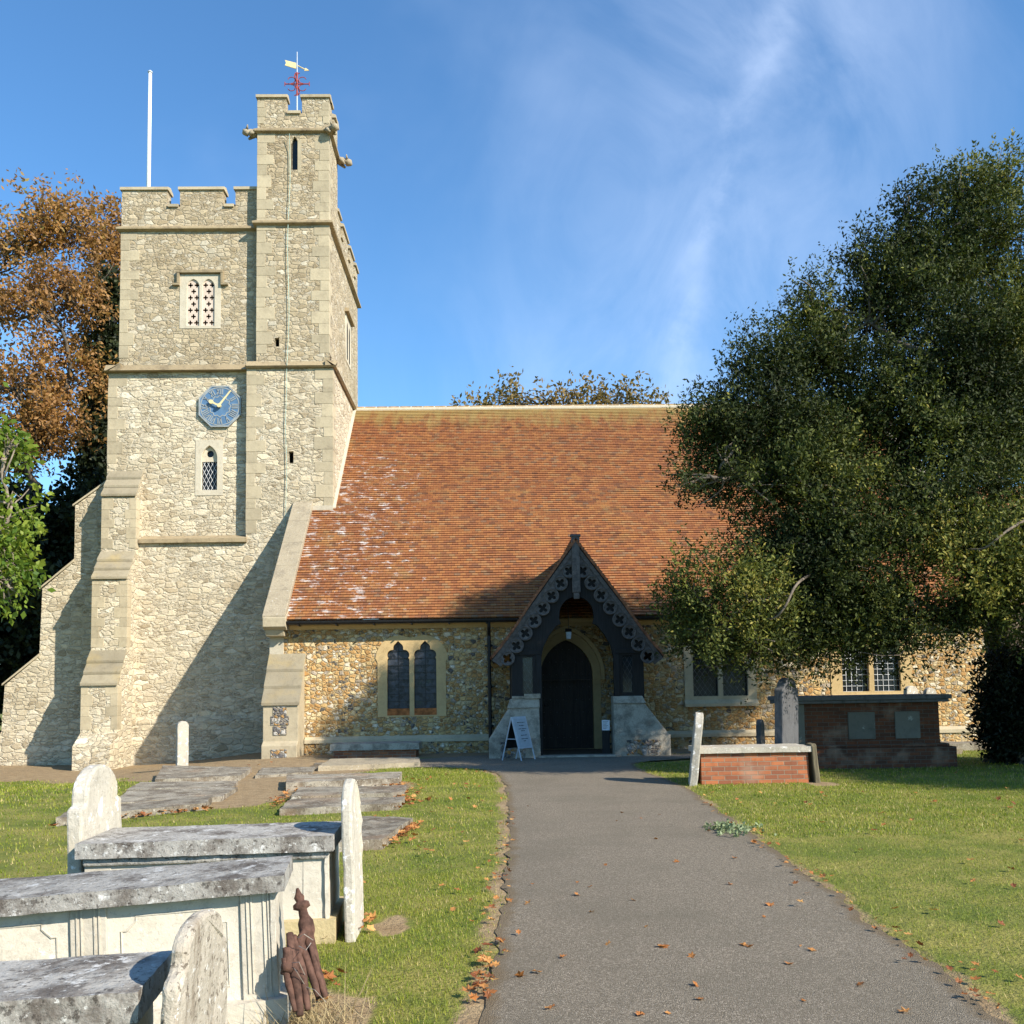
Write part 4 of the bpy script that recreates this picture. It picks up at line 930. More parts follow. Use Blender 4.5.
b = MB(); b.box(1.10, 1.24, PY-0.03, PY+0.14, 0.02, 2.5); b.box(2*PX-1.24, 2*PX-1.10, PY-0.03, PY+0.14, 0.02, 2.5); b.box(0.5, 1.22, PY-0.03, PY+0.1, 2.5, 2.62); b.box(2*PX-1.22, 2*PX-0.5, PY-0.03, PY+0.1, 2.5, 2.62)
b.build_split('post', 'dark_timber', po, bevel=0.01)
b = MB(); b.box(0.50, 0.62, PY+0.14, YA, 0.0, 2.7); b.box(2*PX-0.62, 2*PX-0.5, PY+0.14, YA, 0.0, 2.7); b.build_split('side_wall', 'dark_timber', po)
# battered stone bases either side
lb = MB(); z1 = 1.43
lb.loft([(-0.08, 23.36, -0.3), (1.17, 23.36, -0.3), (1.17, 24.0, -0.3), (-0.08, 24.0, -0.3)], [(-0.08, 23.36, 0.48), (1.17, 23.36, 0.48), (1.17, 24.0, 0.48), (-0.08, 24.0, 0.48)])
lb.loft([(-0.06, 23.37, 0.48), (1.165, 23.37, 0.48), (1.165, 24.0, 0.48), (-0.06, 24.0, 0.48)], [(0.42, 23.52, z1-0.22), (1.16, 23.52, z1-0.22), (1.16, 23.98, z1-0.22), (0.42, 23.98, z1-0.22)])
lb.loft([(0.38, 23.49, z1-0.22), (1.175, 23.49, z1-0.22), (1.175, 23.98, z1-0.22), (0.38, 23.98, z1-0.22)], [(0.46, 23.57, z1), (1.17, 23.57, z1), (1.17, 23.98, z1), (0.46, 23.98, z1)])
lbo = lb.build('stone_base', 'porch_stone', po, bevel=0.012)
MB().box(0.2, 0.80, 23.352, 23.5, 0.02, 0.40).build('flint_inset', 'flint_panel', lbo)
b = MB(); b.box(0.80, 1.2, 23.53, 23.6, z1+0.002, z1+0.12); b.box(0.5, 0.8, 23.55, 23.6, z1+0.002, z1+0.07); b.build_split('sill_stone', 'porch_stone', po, bevel=0.01)
rb = MB()
rb.loft([(2.97, 23.36, -0.3), (4.33, 23.36, -0.3), (4.33, 24.0, -0.3), (2.97, 24.0, -0.3)], [(2.97, 23.36, 0.52), (4.33, 23.36, 0.52), (4.33, 24.0, 0.52), (2.97, 24.0, 0.52)])
rb.loft([(2.975, 23.37, 0.52), (4.30, 23.37, 0.52), (4.30, 24.0, 0.52), (2.975, 24.0, 0.52)], [(2.985, 23.52, 1.28), (3.74, 23.52, 1.28), (3.74, 23.98, 1.28), (2.985, 23.98, 1.28)])
rb.loft([(2.975, 23.49, 1.28), (3.78, 23.49, 1.28), (3.78, 23.98, 1.28), (2.975, 23.98, 1.28)], [(2.98, 23.57, 1.46), (3.70, 23.57, 1.46), (3.70, 23.98, 1.46), (2.98, 23.98, 1.46)])
rbo = rb.build('stone_base', 'porch_stone', po, bevel=0.012)
MB().box(3.26, 4.08, 23.352, 23.5, 0.03, 0.40).build('flint_inset', 'flint_panel', rbo)
b = MB(); b.box(1.1, 3.1, 23.30, 23.75, -0.1, 0.05); b.build('threshold', 'porch_stone', po, bevel=0.01)
b = MB(); b.box(0.62, 2*PX-0.62, 23.75, 26.3, -0.1, 0.04); b.build('porch_floor', 'mat_floor', po)
# stone doorway and studded oak door
dz0 = 0.04
outer = pointed(dcx, dz0, 2.02, 1.84, 1.22, 10)
plate('door_surround', outer, [pointed(dcx, dz0+0.001, 2.0, 1.42, 0.98, 10)], 0.3, 'ashlar_gold', YA-0.03, po, bevel=0.03)
plate('hood_mould', pointed(dcx, 1.9, 2.02, 2.06, 1.34, 10), [pointed(dcx, 1.899, 2.02, 1.86, 1.235, 10)], 0.12, 'ashlar_gold', YA-0.10, po, bevel=0.02)
dr = plate('door', pointed(dcx, dz0+0.01, 2.0, 1.50, 1.02, 10), [], 0.08, 'door_oak', YA+0.14, po)
b = MB()
for k in range(1, 8): xx = dcx-0.71+1.42*k/8; b.box(xx-0.006, xx+0.006, YA+0.132, YA+0.15, dz0+0.05, 2.95 - 1.1*abs(xx-dcx)**1.6)
b.build('plank_strip', 'dark_timber', dr)
b = MB()
for r in range(8):
    for k in range(8):
        xx = dcx-0.62+1.24*k/7; zz = 0.35+r*0.34
        if zz < 2.9-1.2*abs(xx-dcx)**1.5: b.tube([(xx, YA+0.145, zz), (xx, YA+0.118, zz)], [0.018, 0.008], 6)
b.build('stud', 'iron_stud', dr)
b = MB(); b.tube([(dcx-0.55+0.06*cos(a), YA+0.10, 1.25+0.06*sin(a)) for a in np.linspace(0, 2*pi, 13)], 0.01, 5); b.build('ring_handle', 'black_iron', dr)
# bench along the right side of the porch
bn = thing('porch_bench', 'dark wooden bench against the right inner wall of the porch', 'bench', (3.3, 24.9, 0.04))
MB().box(3.16, 3.6, 24.0, 25.9, 0.46, 0.51).build('seat', 'dark_timber', bn, bevel=0.008)
for yy_ in (24.05, 25.75): MB().prism_x([(yy_, 0.04), (yy_+0.08, 0.04), (yy_+0.08, 0.46), (yy_, 0.46)], 3.2, 3.58).build('leg', 'dark_timber', bn, bevel=0.008)
# lantern over the door and notices
ln = thing('porch_lantern', 'small pale lantern hanging above the church door', 'lantern', (at(568.5, 635, 24.6).x, 24.6, 3.0))
lx, lz = at(568.5, 635, 24.6).x, at(568.5, 635, 24.6).z
MB().loft([(lx-0.055, 24.545, lz-0.10), (lx+0.055, 24.545, lz-0.10), (lx+0.055, 24.655, lz-0.10), (lx-0.055, 24.655, lz-0.10)], [(lx-0.07, 24.53, lz+0.08), (lx+0.07, 24.53, lz+0.08), (lx+0.07, 24.67, lz+0.08), (lx-0.07, 24.67, lz+0.08)]).build('lantern_body', 'glow_lens', ln)
b = MB(); b.prism_x([(24.52, lz+0.08), (24.68, lz+0.08), (24.6, lz+0.17)], lx-0.08, lx+0.08); b.tube([(lx, 24.6, lz+0.15), (lx, 24.6, 4.65)], 0.008, 5); b.build('lantern_top', 'black_iron', ln)
nt = at(606, 725, 23.70)
np_ = thing('notice_sheet', 'small white paper notice pinned inside the right of the porch opening', 'notice', (nt.x, 23.7, nt.z))
plate('sheet', rect(nt.x-0.10, nt.x+0.09, nt.z-0.13, nt.z+0.12), [], 0.006, 'paper', 23.70, np_)
b = MB()
for k in range(6): b.box(nt.x-0.075, nt.x+0.05-0.02*(k % 3), 23.695, 23.6985, nt.z+0.08-k*0.033, nt.z+0.088-k*0.033)
b.build('print_lines', 'poster_ink', np_)
b = MB(); b.box(nt.x-0.10, nt.x+0.09, 23.708, 23.73, 0.05, nt.z+0.12); b.build('backing_board', 'dark_timber', np_)

# ------------------------------------------------------------------ flagpole, weathervane
fb = at(148.5, 186, 31.6)
fp = thing('flagpole', 'bare white flagpole standing on the tower roof behind the battlements', 'flagpole', (fb.x, 31.6, 16.9))
ft = at(149.6, 73, 31.6)
MB().tube([(fb.x, 31.6, 16.85), (ft.x+0.02, 31.6, ft.z)], [0.075, 0.055], 10).build('pole', 'white_paint', fp, smooth=True)
MB().tube([(ft.x+0.02, 31.6, ft.z), (ft.x+0.02, 31.6, ft.z+0.04), (ft.x+0.02, 31.6, ft.z+0.10)], [0.075, 0.085, 0.02], 10).build('cap', 'grey_paint', fp, smooth=True)
vx, vy = at(297, 100, 30.3).x, 30.3; zc = at(296.5, 84, vy).z; zt = at(296.5, 52, vy).z; zv = at(296.5, 66, vy).z
wv = thing('weathervane', 'red wrought iron cross with a golden arrow vane on top of the turret', 'weathervane', (vx, vy, 19.85))
MB().tube([(vx, vy, 19.8), (vx, vy, zt)], [0.035, 0.016], 8).build('pole', 'grey_paint', wv)
b = MB()
for dx_, dy_ in ((1, 0), (0, 1)):
    b.tube([(vx-dx_*0.40, vy-dy_*0.40, zc), (vx+dx_*0.40, vy+dy_*0.40, zc)], 0.020, 6)
    for s_ in (-1, 1):
        b.tube([(vx+s_*dx_*0.40+0, vy+s_*dy_*0.40, zc-0.07), (vx+s_*dx_*0.40, vy+s_*dy_*0.40, zc+0.07)], 0.016, 5)
        for z_ in (-1, 1):
            b.tube([(vx+s_*dx_*(0.18+0.12*cos(a)), vy+s_*dy_*(0.18+0.12*cos(a)), zc+z_*(0.13+0.11*sin(a))) for a in np.linspace(0.3, 4.9, 10)], 0.014, 5)
b.tube([(vx, vy, zc-0.42), (vx, vy, zc+0.40)], 0.03, 6)
for z_ in (-0.36, 0.34):
    b.tube([(vx-0.09, vy, zc+z_-0.04), (vx, vy, zc+z_), (vx+0.09, vy, zc+z_+0.04)], 0.016, 5)
b.build('cross', 'rusty_red', wv)
fy = vy
plate('vane', [(vx-0.40, zv+0.20), (vx-0.36, zv+0.10), (vx-0.40, zv+0.02), (vx-0.03, zv-0.10), (vx-0.03, zv+0.10)], [], 0.03, 'gilt', fy-0.015, wv)
b = MB(); b.tube([(vx, fy, zv+0.02), (vx+0.28, fy, zv-0.13)], 0.018, 6); b.prism_y([(vx+0.24, zv-0.17), (vx+0.40, zv-0.16), (vx+0.28, zv-0.07)], fy-0.015, fy+0.015); b.build('pointer', 'gilt', wv)

# ------------------------------------------------------------------ tombs and stones
def local(mb_fn, loc, rz=0.0, ry=0.0, rx=0.0):
    return Matrix.Translation(loc) @ Matrix.Rotation(rz, 4, 'Z') @ Matrix.Rotation(ry, 4, 'Y') @ Matrix.Rotation(rx, 4, 'X')
def place(root, mat4):
    root.matrix_basis = mat4; return root
def part(root, mb, name, mat, bevel=0.0, rough=None, smooth=False, seed=0):
    o = mb.build(name, mat, None, bevel, smooth, rough=rough, seed=seed); o.parent = root; return o
def sub(root, mb, name, mat, **k): return part(root, mb, name, mat, **k)

def chest_tomb(name, label, L, D, H, M4, mats, slab_t=0.10, over=0.07, panels=3, base_t=0.14, flutes=True):
    """low stone chest: base, panelled sides, pilasters, heavy slab; local origin at right front foot"""
    r = thing(name, label, 'chest tomb'); place(r, M4)
    part(r, MB().box(-L-0.04, 0.04, -0.04, D+0.04, -0.25, base_t), 'base', mats[2], rough=(0.008, 0.12), bevel=0)
    core = part(r, MB().box(-L+0.03, -0.03, 0.035, D-0.035, base_t-0.01, H-slab_t), 'side_panel', mats[0], rough=(0.004, 0.15))
    for k in range(panels+1):
        cx_ = -0.09 - (L-0.18)*k/panels
        pl_ = part(r, MB().box(cx_-0.085, cx_+0.085, 0.018 if flutes else 0.029, 0.1, base_t-0.005, H-slab_t+0.004), 'pilaster', mats[0], bevel=0.004)
        if flutes:
            for j in (-0.052, -0.030, 0.030, 0.052):
                part(pl_, MB().box(cx_+j-0.0035, cx_+j+0.0035, 0.011, 0.03, base_t+0.03, H-slab_t-0.01), 'flute', mats[0])
    part(r, MB().box(-0.025, -0.002, 0.01, D-0.01, base_t-0.005, H-slab_t+0.004), 'end_panel', mats[0], rough=(0.012, 0.08))
    if not flutes: part(r, MB().box(-L+0.0, 0.0, 0.0, D, H-slab_t-0.055, H-slab_t+0.002), 'cornice', mats[1], bevel=0.015)
    b_ = MB()                                       # raised panel border with nicked corners
    for k in range(panels):
        xa = -0.09 - (L-0.18)*(k+1)/panels + 0.15; xb = -0.09 - (L-0.18)*k/panels - 0.15; za, zb = base_t+0.07, H-slab_t-0.07; c = 0.07
        P = [(xa, za), (xb, za), (xb, zb-c), (xb-c*0.35, zb-c), (xb-c, zb-c*0.35), (xb-c, zb), (xa+c, zb), (xa+c, zb-c*0.35), (xa+c*0.35, zb-c), (xa, zb-c), (xa, za)]
        b_.tube([(x, 0.035, z) for x, z in P], 0.006, 5)
    if flutes: [setattr(o_, 'parent', r) for o_ in b_.build_split('panel_border', mats[0])]
    b_ = MB().box(-L-over, over, -over, D+over, H-slab_t+0.0, H)
    part(r, b_, 'slab', mats[1], rough=(0.005, 0.05), smooth=False, seed=L)
    return r
def headstone(name, label, w_, h, th, M4, mat, style='shoulder', group=None, depth=0.3):
    """upright slab in local X-Z, thickness along Y"""
    r = tag(bpy.data.objects.new('x', None), None, None); bpy.data.objects.remove(r)
    hw = w_/2
    if style == 'round': P = [(-hw, -depth), (hw, -depth), (hw, h-hw*0.85)] + arc(0, h-hw*0.85, hw, 8, 172, 12)[0:] + [(-hw, h-hw*0.85)]; P = [(x, min(z, h) if abs(x) > 1 else h-hw*0.85+(z-(h-hw*0.85))*0.85) if z > h-hw*0.85 else (x, z) for x, z in P]
    elif style == 'shoulder': s_ = hw*0.78; sh = h-hw*0.72; P = [(-hw, -depth), (hw, -depth), (hw, sh), (s_, sh+0.03)] + [(s_*cos(a), sh+0.06+(h-sh-0.06)*sin(a)) for a in np.linspace(0.05, pi-0.05, 13)] + [(-s_, sh+0.03), (-hw, sh)]
    elif style == 'square': P = [(-hw, -depth), (hw, -depth), (hw, h-0.04), (hw*0.6, h), (-hw*0.7, h), (-hw, h-0.03)]
    else: s_ = hw*0.70; sh = h-hw*0.50; P = [(-hw, -depth), (hw, -depth), (hw, sh-0.02)] + [(hw-(hw-s_)*sin(a), sh+0.05*(1-cos(a))) for a in np.linspace(0.2, pi/2, 5)] + [(s_*cos(a), sh+0.06+(h-sh-0.06)*sin(a)) for a in np.linspace(0.1, pi-0.1, 11)] + [(-hw+(hw-s_)*sin(a), sh+0.05*(1-cos(a))) for a in np.linspace(pi/2, 0.2, 5)] + [(-hw, sh-0.02)]
    b_ = MB().prism_y(P, -th/2, th/2)
    o = b_.build(name, mat, None, rough=(0.007, 0.06), seed=h*3+w_, bevel=0.016)
    o.matrix_basis = M4
    return tag(o, label, 'headstone', group)

# near row, from the camera backwards
chest_tomb('chest_tomb', 'nearest chest tomb, its dark lichen-blotched slab cut by the bottom left corner', 1.9, 0.38, 0.755, local(0, (-1.13, 3.05, 0), radians(6), radians(-0.5)), ('tomb_white', 'tomb_slab', 'tomb_white'), 0.09, over=0.05)
headstone('headstone', 'brown speckled headstone with worn rounded top at the bottom edge, against the nearest tomb', 0.56, 0.955, 0.05, local(0, (-0.965, 3.17, 0), radians(90), 0, radians(1)), 'headstone_brown', 'ogee')
chest_tomb('chest_tomb', 'large white panelled chest tomb with dark sagging slab, behind the rusty ironwork', 2.6, 0.50, 0.745, local(0, (-1.075, 4.95, 0), radians(7.5), radians(-2.4)), ('tomb_white', 'tomb_slab', 'tomb_white'), 0.08, over=0.05)
chest_tomb('chest_tomb', 'long low white chest tomb standing between an upright headstone and a slim footstone', 1.60, 0.68, 0.70, local(0, (-1.10, 6.55, 0), radians(3), radians(-0.3)), ('tomb_white', 'tomb_slab', 'yellow_stone'), 0.10, base_t=0.15, over=0.035, panels=2, flutes=False)
headstone('headstone', 'white round-topped headstone with bright lichen at the left end of the middle chest tomb', 0.78, 1.17, 0.10, local(0, (-2.80, 6.97, 0), radians(92), 0, radians(-1.5)), 'headstone_white', 'shoulder')
headstone('footstone', 'slim pale footstone seen edge-on at the right end of the middle chest tomb', 0.52, 1.05, 0.07, local(0, (-0.965, 6.80, 0), radians(91), 0, radians(-1.5)), 'headstone_white', 'round')
headstone('headstone', 'small narrow white headstone alone on bare earth before the tower', 0.28, 1.18, 0.14, local(0, (at(182, 767, 24.3).x, 24.3, ground_z(-7.7, 24.3)), radians(35), 0, 0), 'headstone_white', 'round')

# rusty ironwork leaning on the big tomb
ir = thing('rusty_ironwork', 'bundle of rusty iron railing posts wired together, leaning on the white panelled tomb', 'ironwork', (-0.95, 4.9, 0))
def bar(P, r, name='railing_bar', n=7):
    MB().tube(P, r, n).build(name, 'rust', ir, smooth=True, rough=(0.007, 0.025))
def ip(px, py, Y): return at(px, py, Y)
def post(px0, py0, px1, py1, Y0, Y1, r):
    A, B = at(px0, py0, Y0), at(px1, py1, Y1); P = [B.lerp(A, t_) for t_ in (0, .3, .55, .6, .68, .73, .80, .82, .86, .88, .92, .95, 1.0)]
    rr = [r*1.15, r, r*1.1, r*1.5, r*1.5, r, r*0.9, r*1.7, r*1.6, r*0.8, r*1.0, r*0.6, r*0.25]
    bar(P, rr, 'railing_post', 9)
post(297, 889, 322, 998, 5.10, 4.95, 0.028)
for P_, r_ in (([(289, 934, 4.96), (294, 972, 4.86), (301, 1016, 4.78)], 0.017), ([(293, 936, 4.98), (301, 968, 4.89), (308, 1010, 4.80)], 0.014), ([(300, 942, 5.0), (309, 970, 4.93), (318, 996, 4.88)], 0.014),
               ([(310, 945, 5.0), (317, 975, 4.93), (325, 996, 4.9)], 0.012), ([(284, 958, 4.86), (288, 985, 4.82), (296, 1012, 4.78)], 0.012), ([(287, 948, 4.9), (289, 962, 4.87), (284, 975, 4.84)], 0.02), ([(297, 958, 4.92), (290, 968, 4.85), (283, 966, 4.82)], 0.018), ([(305, 930, 5.0), (300, 940, 4.98), (299, 955, 4.95)], 0.016)):
    bar([at(*p_) for p_ in P_], [r_*1.2, r_*1.55, r_*1.1])
wi = MB()
for (p0, p1, p2) in (((298, 938), (304, 934), (313, 940)), ((299, 946), (306, 950), (311, 943)), ((291, 963), (299, 962), (305, 975)), ((292, 966), (297, 972), (308, 990)), ((301, 985), (315, 990), (326, 1002))):
    wi.tube([at(*p0, 4.86), at(*p1, 4.80), at(*p2, 4.86)], 0.0022, 4)
wi.build_split('binding_wire', 'wire', ir)

# flat ledger stones sunk in the turf, each placed by its four corners
def ledger(label, corners, th=0.09, mat='ledger', lift=0.07, seed=0):
    gz = [ground_z(*c) for c in corners]; zt_ = max(gz)+lift
    A = [(x, y, zt_ - th - 0.12) for x, y in corners]; B = [(x, y, zt_) for x, y in corners]
    o = MB().loft(A, B).build('ledger_stone', mat, None, rough=(0.014, 0.16), seed=seed)
    tag(o, label, 'ledger stone', 'flat ledger stones in the churchyard turf')
def G(px, py):
    z = 0.0
    for _ in range(4): q = at(px, py, Z=z); z = ground_z(q.x, q.y) + 0.07
    return (q.x, q.y)
ledger('long ledger stone nearest the tall headstone, its dark edge strewn with leaves', [G(56, 821), G(206, 805), G(212, 798), G(70, 811)], 0.14, lift=0.10, seed=1)
ledger('worn ledger stone, second of the left group from the front', [G(112, 803), G(222, 797), G(238, 787), G(128, 791)], seed=2)
ledger('grey ledger stone at the back of the left group with a blackened top', [G(155, 782), G(240, 777), G(252, 769), G(163, 772)], 0.11, lift=0.10, seed=3)
ledger('low broken ledger stone between the left group and the small headstone', [G(126, 790), G(232, 787), G(238, 781), G(140, 783)], seed=9)
ledger('thick raised ledger stone at the back of the right group', [G(286, 787), G(399, 782), G(402, 776), G(287, 779)], 0.12, lift=0.14, seed=4)
ledger('middle ledger stone of the right group with rust brown leaf stain', [G(291, 798), G(404, 793), G(408, 786), G(300, 788)], lift=0.08, seed=5)
ledger('front ledger stone of the right group lying before two others', [G(279, 811), G(399, 805), G(405, 798), G(290, 801)], lift=0.09, seed=6)
ledger('large grey ledger slab just right of the slim footstone', [G(330, 846), G(382, 843), G(413, 820), G(352, 818)], lift=0.10, seed=7)
ledger('flat pale slab on the ground before the low brick tomb', [G(318, 768), G(420, 764), G(419, 758), G(331, 760)], lift=0.10, mat='coping_stone', seed=8)
ledger('flat stone at the foot of the aisle corner buttress', [G(255, 775), G(312, 771), G(316, 766), G(262, 767)], lift=0.05, seed=10)
ledger('pale flat slab on the ground right of the brick table tomb', [(9.95, 22.3), (10.9, 22.2), (11.1, 23.0), (10.0, 23.1)], lift=0.12, mat='coping_stone', seed=11)
ledger('dark flat slab by the wall at the right, under the clipped bush', [(11.1, 23.4), (12.9, 23.3), (13.0, 24.2), (11.2, 24.3)], lift=0.16, seed=12)

# low brick tomb against the aisle wall
lt = thing('brick_tomb', 'low brick tomb with grey stone slab against the aisle wall', 'brick tomb', (-2.9, 24.6, 0))
x0, x1 = at(330, 755, 24.4).x, at(419, 755, 24.4).x
part(lt, MB().box(x0+0.08, x1-0.08, 24.45, 25.35, -0.3, 0.20), 'brick_body', 'brick_orange'); part(lt, MB().box(x0, x1, 24.38, 25.42, 0.20, 0.36), 'slab', 'porch_stone', rough=(0.008, 0.12), seed=4)
for c_ in lt.children: c_.matrix_parent_inverse = lt.matrix_basis.inverted()

# right of the path: brick tomb with white slab, its end stones
rt = thing('brick_tomb', 'low orange brick tomb with white stone slab right of the path', 'brick tomb', (4.45, 16.7, 0))
part(rt, MB().box(3.53, 5.36, 16.32, 17.05, -0.3, 0.53), 'brick_body', 'brick_orange', bevel=0.006); part(rt, MB().box(3.48, 5.41, 16.26, 17.10, 0.53, 0.62), 'slab', 'headstone_white', rough=(0.006, 0.12))
for c_ in rt.children: c_.matrix_parent_inverse = rt.matrix_basis.inverted()
hsx = at(692, 786, 16.2)
headstone('headstone', 'white leaning headstone seen edge-on beside the path, left of the orange brick tomb', 0.62, 1.25, 0.13, local(0, (hsx.x+0.06, 16.45, -0.02), radians(80), 0, 0) @ Matrix.Rotation(radians(7), 4, 'X'), 'headstone_white', 'round')
headstone('footstone', 'short dark leaning footstone at the right end of the orange brick tomb', 0.42, 0.66, 0.09, local(0, (5.50, 16.45, 0), radians(85), 0, radians(-4)), 'post_wood', 'square')
headstone('headstone', 'tall dark slate-grey headstone behind the orange brick tomb, next to the table tomb', 0.80, 1.80, 0.16, local(0, (5.42, 17.75, 0), radians(52), 0, radians(2)), 'headstone_dark', 'ogee')
headstone('headstone', 'small dark headstone just left of the tall dark one', 0.42, 1.0, 0.10, local(0, (5.28, 18.9, 0), radians(65), 0, 0), 'headstone_dark', 'round')
headstone('headstone', 'left of two sunlit headstone tops peeping over the table tomb', 0.36, 1.60, 0.12, local(0, (at(911, 700, 23).x, 23.0, 0), radians(20), 0, 0), 'headstone_white', 'round')
headstone('headstone', 'right of two sunlit headstone tops peeping over the table tomb', 0.34, 1.55, 0.12, local(0, (at(930, 700, 23.3).x, 23.3, 0), radians(20), 0, 0), 'headstone_white', 'round')
# table tomb of brick with stone panels
tt = thing('table_tomb', 'big dark brick table tomb with two pale stone panels under the tree', 'table tomb', (7.7, 19.6, 0))
TXa, TXb = 6.02, 8.96
def ttp(mb, *a, **k): o = part(tt, mb, *a, **k); o.matrix_parent_inverse = tt.matrix_basis.inverted(); return o
ttp(MB().box(TXa+0.1, TXb, 19.15, 20.35, 0.42, 1.28), 'brick_body', 'brick_dark', bevel=0.006)
ttp(MB().box(TXa-0.05, TXb+0.25, 18.98, 20.5, -0.3, 0.40).box(TXa, TXb+0.15, 19.06, 20.42, 0.40, 0.46), 'brick_base', 'brick_dark', bevel=0.02)
ttp(MB().box(TXa-0.06, TXb+0.14, 18.98, 20.5, 1.28, 1.34).box(TXa-0.10, TXb+0.18, 18.93, 20.55, 1.34, 1.43), 'slab', 'headstone_dark', bevel=0.015)
for p0, p1 in ((849, 876), (896, 921)):
    ttp(MB().box(at(p0, 730, 19.1).x, at(p1, 730, 19.1).x, 19.12, 19.2, 0.56, 1.10), 'stone_panel', 'panel_stone', bevel=0.01)
ttp(MB().box(TXa+0.09, TXa+0.22, 19.13, 19.3, 0.47, 1.27), 'corner_pier', 'panel_stone', bevel=0.01)

# A-board by the porch
ab0 = Vector((0.62, 22.75, 0.0)); al = radians(55); wv_ = Vector((cos(al), sin(al), 0)); nv_ = Vector((sin(al), -cos(al), 0)); up = Vector((0, 0, 1))
ab = thing('sandwich_board', 'folding pale blue A-board sign by the left of the porch', 'sign', tuple(ab0))
W, H, S = 0.58, 1.02, 0.27
def rail(A, B, r=0.016): return MB().tube([A, B], r, 6)
TL, TR = ab0 - wv_*W/2 + up*H, ab0 + wv_*W/2 + up*H
for s_, nm_ in ((1, 'leg'), (-1, 'leg')):
    for T_ in (TL, TR): rail(T_, Vector((T_.x, T_.y, 0.01)) + nv_*S*s_).build(nm_, 'grey_paint', ab)
fr = MB()
def pp(t_, a, off): return TL.lerp(TR, a) * 1.0 + (Vector((0, 0, -H)) + nv_*S)*t_ + nv_*off + up*off*0.26
fr.loft([pp(0.0, 0, 0), pp(0.0, 1, 0), pp(0.72, 1, 0), pp(0.72, 0, 0)], [pp(0.0, 0, 0.02), pp(0.0, 1, 0.02), pp(0.72, 1, 0.02), pp(0.72, 0, 0.02)])
fr.build('panel', 'grey_paint', ab)
ps = MB(); ps.loft([pp(0.05, 0.08, 0.021), pp(0.05, 0.92, 0.021), pp(0.69, 0.92, 0.021), pp(0.69, 0.08, 0.021)], [pp(0.05, 0.08, 0.026), pp(0.05, 0.92, 0.026), pp(0.69, 0.92, 0.026), pp(0.69, 0.08, 0.026)])
pst = ps.build('poster', 'poster', ab)
ink = MB(); rnd = random.Random(4)
for t_, a, c_ in ((0.13, 0.25, 0.8), (0.20, 0.35, 0.72), (0.275, 0.25, 0.82), (0.32, 0.4, 0.68), (0.42, 0.32, 0.75), (0.50, 0.3, 0.78), (0.55, 0.42, 0.6)):
    x = a
    while x < c_:                                   # the sign's lines are too small to read: broken strokes
        e = min(c_, x + rnd.uniform(0.10, 0.25)); ink.loft([pp(t_, x, 0.0265), pp(t_, e, 0.0265), pp(t_+0.016, e, 0.0265), pp(t_+0.016, x, 0.0265)], [pp(t_, x, 0.0285), pp(t_, e, 0.0285), pp(t_+0.016, e, 0.0285), pp(t_+0.016, x, 0.0285)]); x = e + 0.03
ink.build('lettering', 'poster_ink', pst)
bkp = MB(); pb = lambda t_, a, off: TL.lerp(TR, a) + (Vector((0, 0, -H)) - nv_*S)*t_ - nv_*off
bkp.loft([pb(0, 0, 0), pb(0, 1, 0), pb(0.72, 1, 0), pb(0.72, 0, 0)], [pb(0, 0, 0.02), pb(0, 1, 0.02), pb(0.72, 1, 0.02), pb(0.72, 0, 0.02)]); bkp.build('panel', 'dark_timber', ab)
rail(pp(0.5, 0, 0), pb(0.5, 0, 0), 0.01).build('stay', 'grey_paint', ab)

# ------------------------------------------------------------------ foliage
def n3(P, f, seed=0.0):
    """cheap smooth noise from sums of sines"""
    x, y, z = (P*f).T
    return (np.sin(x*1.7+seed+np.sin(y*1.3+seed)) + np.sin(y*1.9+1.3*seed+np.sin(z*1.1)) + np.sin(z*2.1+0.7*seed+np.sin(x*1.5)))/3
def unit(A): return A/np.maximum(1e-9, np.linalg.norm(A, axis=1))[:, None]
def crown_pts(lobes, n, rng, shell=1.5, rough=0.2):
    wts = np.array([(l[3]*l[4]*l[5])**(2/3) for l in lobes]); wts /= wts.sum()
    li = rng.choice(len(lobes), n, p=wts); Lb = np.array([l[:6] for l in lobes])[li]
    D = unit(rng.normal(size=(n, 3)))
    r = 1 - 0.75*rng.random(n)**shell
    k = 1 + rough*n3(D*3.0 + Lb[:, :3], 1.0, 1.0) + rough*0.6*n3(D*7.0 + Lb[:, :3], 1.0, 2.0)
    P = Lb[:, :3] + D*(r*k)[:, None]*Lb[:, 3:6]
    return P, D, li
